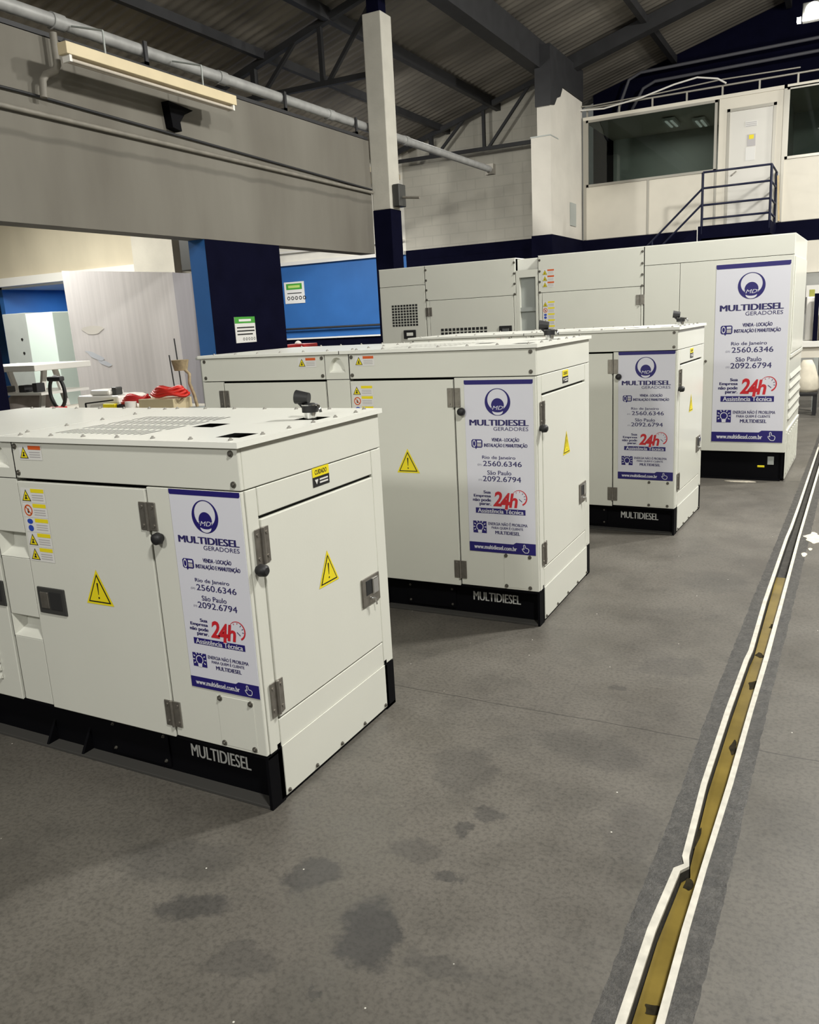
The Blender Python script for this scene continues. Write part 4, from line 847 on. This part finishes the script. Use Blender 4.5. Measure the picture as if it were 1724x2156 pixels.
# ------------------------------------------------------------------ offices over the mezzanine
YO = 17.0
of = P(panel).box(-4.80, -2.31, YO, YO+.08, 2.97, 3.96); of.box(-1.20, 4.0, YO, YO+.08, 2.97, 4.02); of.box(-2.31, -2.16, YO, YO+.08, 2.97, 5.20); of.box(-1.36, -1.20, YO, YO+.08, 2.97, 5.20); of.box(-2.16, -1.36, YO, YO+.08, 4.95, 5.20)
st(of, 'wall_office')
tm = P(alu)
for x in (-4.80, -3.56, -2.34): tm.box(x-.02, x+.02, YO-.015, YO, 2.97, 3.96)
tm.box(-4.82, -4.76, YO-.02, YO+.02, 2.97, 5.18); tm.box(-1.24, -1.19, YO-.02, YO, 2.97, 5.24)
st(tm, 'trim_5')
st(P(panel).box(-4.82, 4, YO-.02, 19.5, 5.18, 5.24), 'ceiling_office'); st(P(mat('office_floor', (.2, .19, .17), .7)).box(-5.28, 4, YO, 19.5, 2.88, 2.97), 'floor_office')
st(P(mat('office_inner', (.34, .35, .32), .7)).box(-4.8, 4, 19.3, 19.4, 2.97, 5.18).box(-2.3, -2.24, YO+.1, 19.3, 2.97, 5.18).box(-1.25, -1.2, YO+.1, 19.3, 2.97, 5.18), 'wall_office_inner')
def window(nm, x0, x1, z0, z1):
    f = P(alu); w_ = .045
    f.box(x0, x1, YO-.02, YO+.03, z0, z0+w_); f.box(x0, x1, YO-.02, YO+.03, z1-w_, z1); f.box(x0, x0+w_, YO-.02, YO+.03, z0, z1); f.box(x1-w_, x1, YO-.02, YO+.03, z0, z1)
    o = f.build(nm, kind='structure'); P(glass).box(x0+w_, x1-w_, YO, YO+.006, z0+w_, z1-w_).build('pane', o); return o
window('window_1', -4.76, -2.34, 3.96, 5.18); window('window_2', -1.19, 2.5, 4.02, 5.20)
lamp('office_fill_light', (-3.3, 18.3, 5.05), 16, .6)  # fill lamp added inside to lift the dark room behind the glass
for i, (x, y) in enumerate(((-3.35, 18.1), (-2.85, 18.5))):
    o = P(plastic_w).box(x-.12, x+.12, y-.35, y+.35, 5.11, 5.16); o.mat(mat('tube_added_glow', (.9, .92, .85), .4, emit=.35))  # weak glow put into the tubes, though they are not lit themselves
    for s in (-.05, .05): o.box(x+s-.02, x+s+.02, y-.32, y+.32, 5.095, 5.11)
    o.build('ceiling_light', None, ('left' if i == 0 else 'right')+' ceiling fitting seen through the office window', 'light fitting')
d = P(mat('door_white', (.66, .64, .59), .4, 0, .02, 3)).box(-2.13, -1.39, YO+.01, YO+.05, 2.99, 4.94, .004).build('door_1', kind='structure')
k = P(alu)
for a in ((-2.17, -2.12, 2.97, 4.99), (-1.40, -1.35, 2.97, 4.99)): k.box(a[0], a[1], YO-.01, YO+.06, a[2], a[3])
k.box(-2.17, -1.35, YO-.01, YO+.06, 4.94, 4.99); k.build('door_frame', d)
P(steel).obox((-2.06, YO-.03, 3.86), (-1.98, YO-.03, 3.92), .02, .02).cyl((-2.05, YO+.01, 3.87), (-2.05, YO-.03, 3.87), .015, n=8).build('door_handle', d)
n_ = P(lwhite).box(-1.86, -1.66, YO+.005, YO+.01, 4.65, 4.74); n_.mat(lgrey)
for q in range(3): n_.box(-1.85, -1.67, YO+.003, YO+.005, 4.655+.028*q, 4.668+.028*q)
n_.build('notice', d); n_ = P(lgrey).box(-1.82, -1.68, YO+.005, YO+.01, 4.32, 4.52); n_.mat(yellow).box(-1.79, -1.71, YO+.003, YO+.005, 4.44, 4.51); n_.build('notice', d, 'grey notice with a yellow mark'); P(lwhite).box(-1.84, -1.68, YO+.005, YO+.01, 4.08, 4.30).build('notice', d)
# landing, stair and railing
o = empty('stair', (-2.46, 15.9, 0), 'dark navy stair with railed landing at the office door', 'stair')
ld = P(navy).box(0, 1.18, 0, 1.08, 2.72, 2.93); ld.build('landing', o); P(lw).box(-.012, 0.0, -.01, .02, 2.62, 2.93).build('edge_strip', o, 'pale strip on the landing corner')
P(navy).box(-2.36, -1.9, .05, .98, 0, .52).build('foot_block', o)
for i in range(9): P(navy).box(-.26*(i+1), -.26*i, .05, .98, 2.66-.24*i, 2.70-.24*i).build('step', o)
for yy in (.03, .98): P(navy).obox((0, yy, 2.80), (-.26*9, yy, 2.80-.24*9), .04, .22).build('stringer', o)
rm = mat('railing_blue', (.010, .012, .032), .45, spec=.2)
def rl_(nm, pts, r=.018):
    m = P(rm).tube(pts, r, 8); m.v = [(x+2.46, y-15.9, z) for x, y, z in m.v]; m.build(nm, o)
for z in (3.82, 3.56, 3.28, 3.05): rl_('rail', [(-2.40, 15.92, z), (-1.30, 15.92, z), (-1.30, 16.96, z)])
for x in (-2.40, -1.30): rl_('post', [(x, 15.92, 2.80), (x, 15.92, 3.82)], .022)
rl_('post', [(-1.30, 16.94, 2.80), (-1.30, 16.94, 3.82)], .022)
rl_('rail', [(-2.40, 15.92, 3.56), (-4.7, 15.92, 3.56-2.3*.245/.26)]); rl_('rail', [(-2.40, 15.92, 3.30), (-4.7, 15.92, 3.30-2.3*.245/.26)])
for x in (-3.25, -4.3): rl_('post', [(x, 15.92, 2.72+.92*(x+2.4)), (x, 15.92, 3.56+.942*(x+2.4))])
P(wood).obox((-1.22, 16.8, 2.97), (-1.27, 16.9, 3.75), .03, .03).build('pole', None, 'thin brown pole leaning at the right end of landing', 'pole')
# rail, cables and pipes above the offices
o = empty('roof_rail', (-4.8, 17.05, 5.24), 'low pale rail with short posts on the office roof', 'rail')
k = P(alu)
for i in range(10):
    x = .05+.62*i; P(alu).box(x-.015, x+.015, -.015, .015, 0, .17).build('post', o)
P(alu).tube([(0, 0, .17), (6.2, 0, .17)], .018, 8).build('rail', o)
P(plastic_w).tube([(-5.2, 16.95, 5.40), (-4.4, 16.95, 5.34), (-3.7, 16.95, 5.42), (-3.1, 16.95, 5.55), (-2.7, 16.95, 5.60), (-2.35, 16.95, 5.52), (-2.2, 16.95, 5.42)], .016, 8).build('cable', None, 'pale cable arching above the office roof rail', 'cable')
P(alu).tube([(-5.2, 16.98, 5.47), (-4.6, 16.98, 5.43), (-3.4, 16.98, 5.45), (-2.3, 16.98, 5.50), (-1.0, 16.98, 5.48)], .013, 8).build('cable', None, 'lower straighter grey cable along the office roof rail', 'cable')
pg = mat('dim_grey_pipe', (.10, .10, .115), .5)
P(pg).tube([(-4.70, 19.3, 5.75), (-4.62, 19.2, 5.9), (-4.45, 19.2, 6.32), (-4.2, 19.2, 6.42), (2.5, 19.2, 6.50)], .032, 10).build('pipe', None, 'upper of two grey pipes on the navy gable wall', 'pipe', 'pipes on the gable wall')
P(pg).tube([(-4.40, 19.3, 5.75), (-4.3, 19.2, 5.85), (-4.15, 19.2, 6.10), (-3.9, 19.2, 6.20), (2.5, 19.2, 6.26)], .032, 10).build('pipe', None, 'lower of two grey pipes on the navy gable wall', 'pipe', 'pipes on the gable wall')
# visible floodlight
o = empty('floodlight', (-.66, 13.0, 5.10), 'bright floodlight hanging at the top right', 'light')
P(dgrey).box(-.12, .14, .02, .14, .02, .24, .01).build('housing', o); P(mat('lit_led', (1, .97, .85), .5, emit=40)).cyl((.01, .021, .13), (.01, -.004, .13), .095, n=24).build('lens', o, 'glowing white lens')
P(darksteel).obox((.02, .08, .24), (.02, .08, 2.30), .02, .02).build('bracket', o); P(greym).box(-.18, -.13, .02, .10, .02, .08).build('driver_box', o)

# ------------------------------------------------------------------ under the mezzanine, right edge
st(P(panel).box(-.9, 4, 16.93, 16.99, 2.05, 2.60), 'trim_6')
st(P(mat('grey_store_wall', (.30, .30, .28), .7)).box(-1.0, 4, 16.95, 16.985, 0, 2.05), 'wall_store')
o = empty('workbench', (-.60, 13.2, 0), 'cream workbench beyond the tallest generator at right edge', 'workbench')
P(plastic_w).box(0, 1.8, 0, .7, .92, 1.0, .004).build('tabletop', o); P(panel).box(.0, 1.8, .04, .66, .77, .915).build('apron', o)
for x in (.22, 1.7):
    for y in (.06, .62): P(greym).box(x-.03, x+.03, y-.03, y+.03, 0, .77).build('leg', o)
P(lw).box(-.56, -.36, 13.45, 13.7, 1.0, 1.62, .02).build('box', None, 'tall cream box on the workbench at right edge', 'box')
P(mat('olive_tin', (.30, .30, .06), .5)).box(-.53, -.46, 13.50, 13.6, 1.62, 1.72, .006).build('tin', None, 'small yellow-green tin on top of the tall cream box', 'tin')
P(navy).box(-.45, -.39, 13.3, 13.36, 1.0, 1.66).build('post', None, 'dark upright post on the workbench at right edge', 'post')
P(wood).box(-.36, -.1, 13.3, 13.5, 1.0, 1.42, .01).build('box', None, 'tan box right of the dark post on workbench', 'box')
P(lw).box(-.7, .2, 16.5, 16.9, 1.62, 1.82).build('shelf_box', None, 'cream box high on the far wall at right edge', 'box')
b = P(mat('cream_sacking', (.62, .57, .46), .8, 0, .1, 9, .2, 14)); b.lathe([(0, .44), (.06, .44), (.10, .36), (.15, .2), (.165, .05), (.14, 0), (0, 0)], (-.48, 12.9, .32)); b.build('sack', None, 'cream sack on the black stool at right edge', 'sack')
o = empty('stool', (-.48, 12.9, 0), 'low black stool under the cream sack', 'stool'); P(rubber).box(-.15, .15, -.15, .15, .27, .32, .01).build('seat', o)
for x in (-.12, .12):
    for y in (-.12, .12): P(rubber).box(x-.025, x+.025, y-.025, y+.025, 0, .27).build('leg', o)
o = P(mat('pale_enamel', (.62, .60, .45), .5)).box(-.19, -.12, 9.95, 10.12, .0, .09, .01); o.build('floor_block', None, 'small pale block on the floor beside the drain, right edge', 'block')
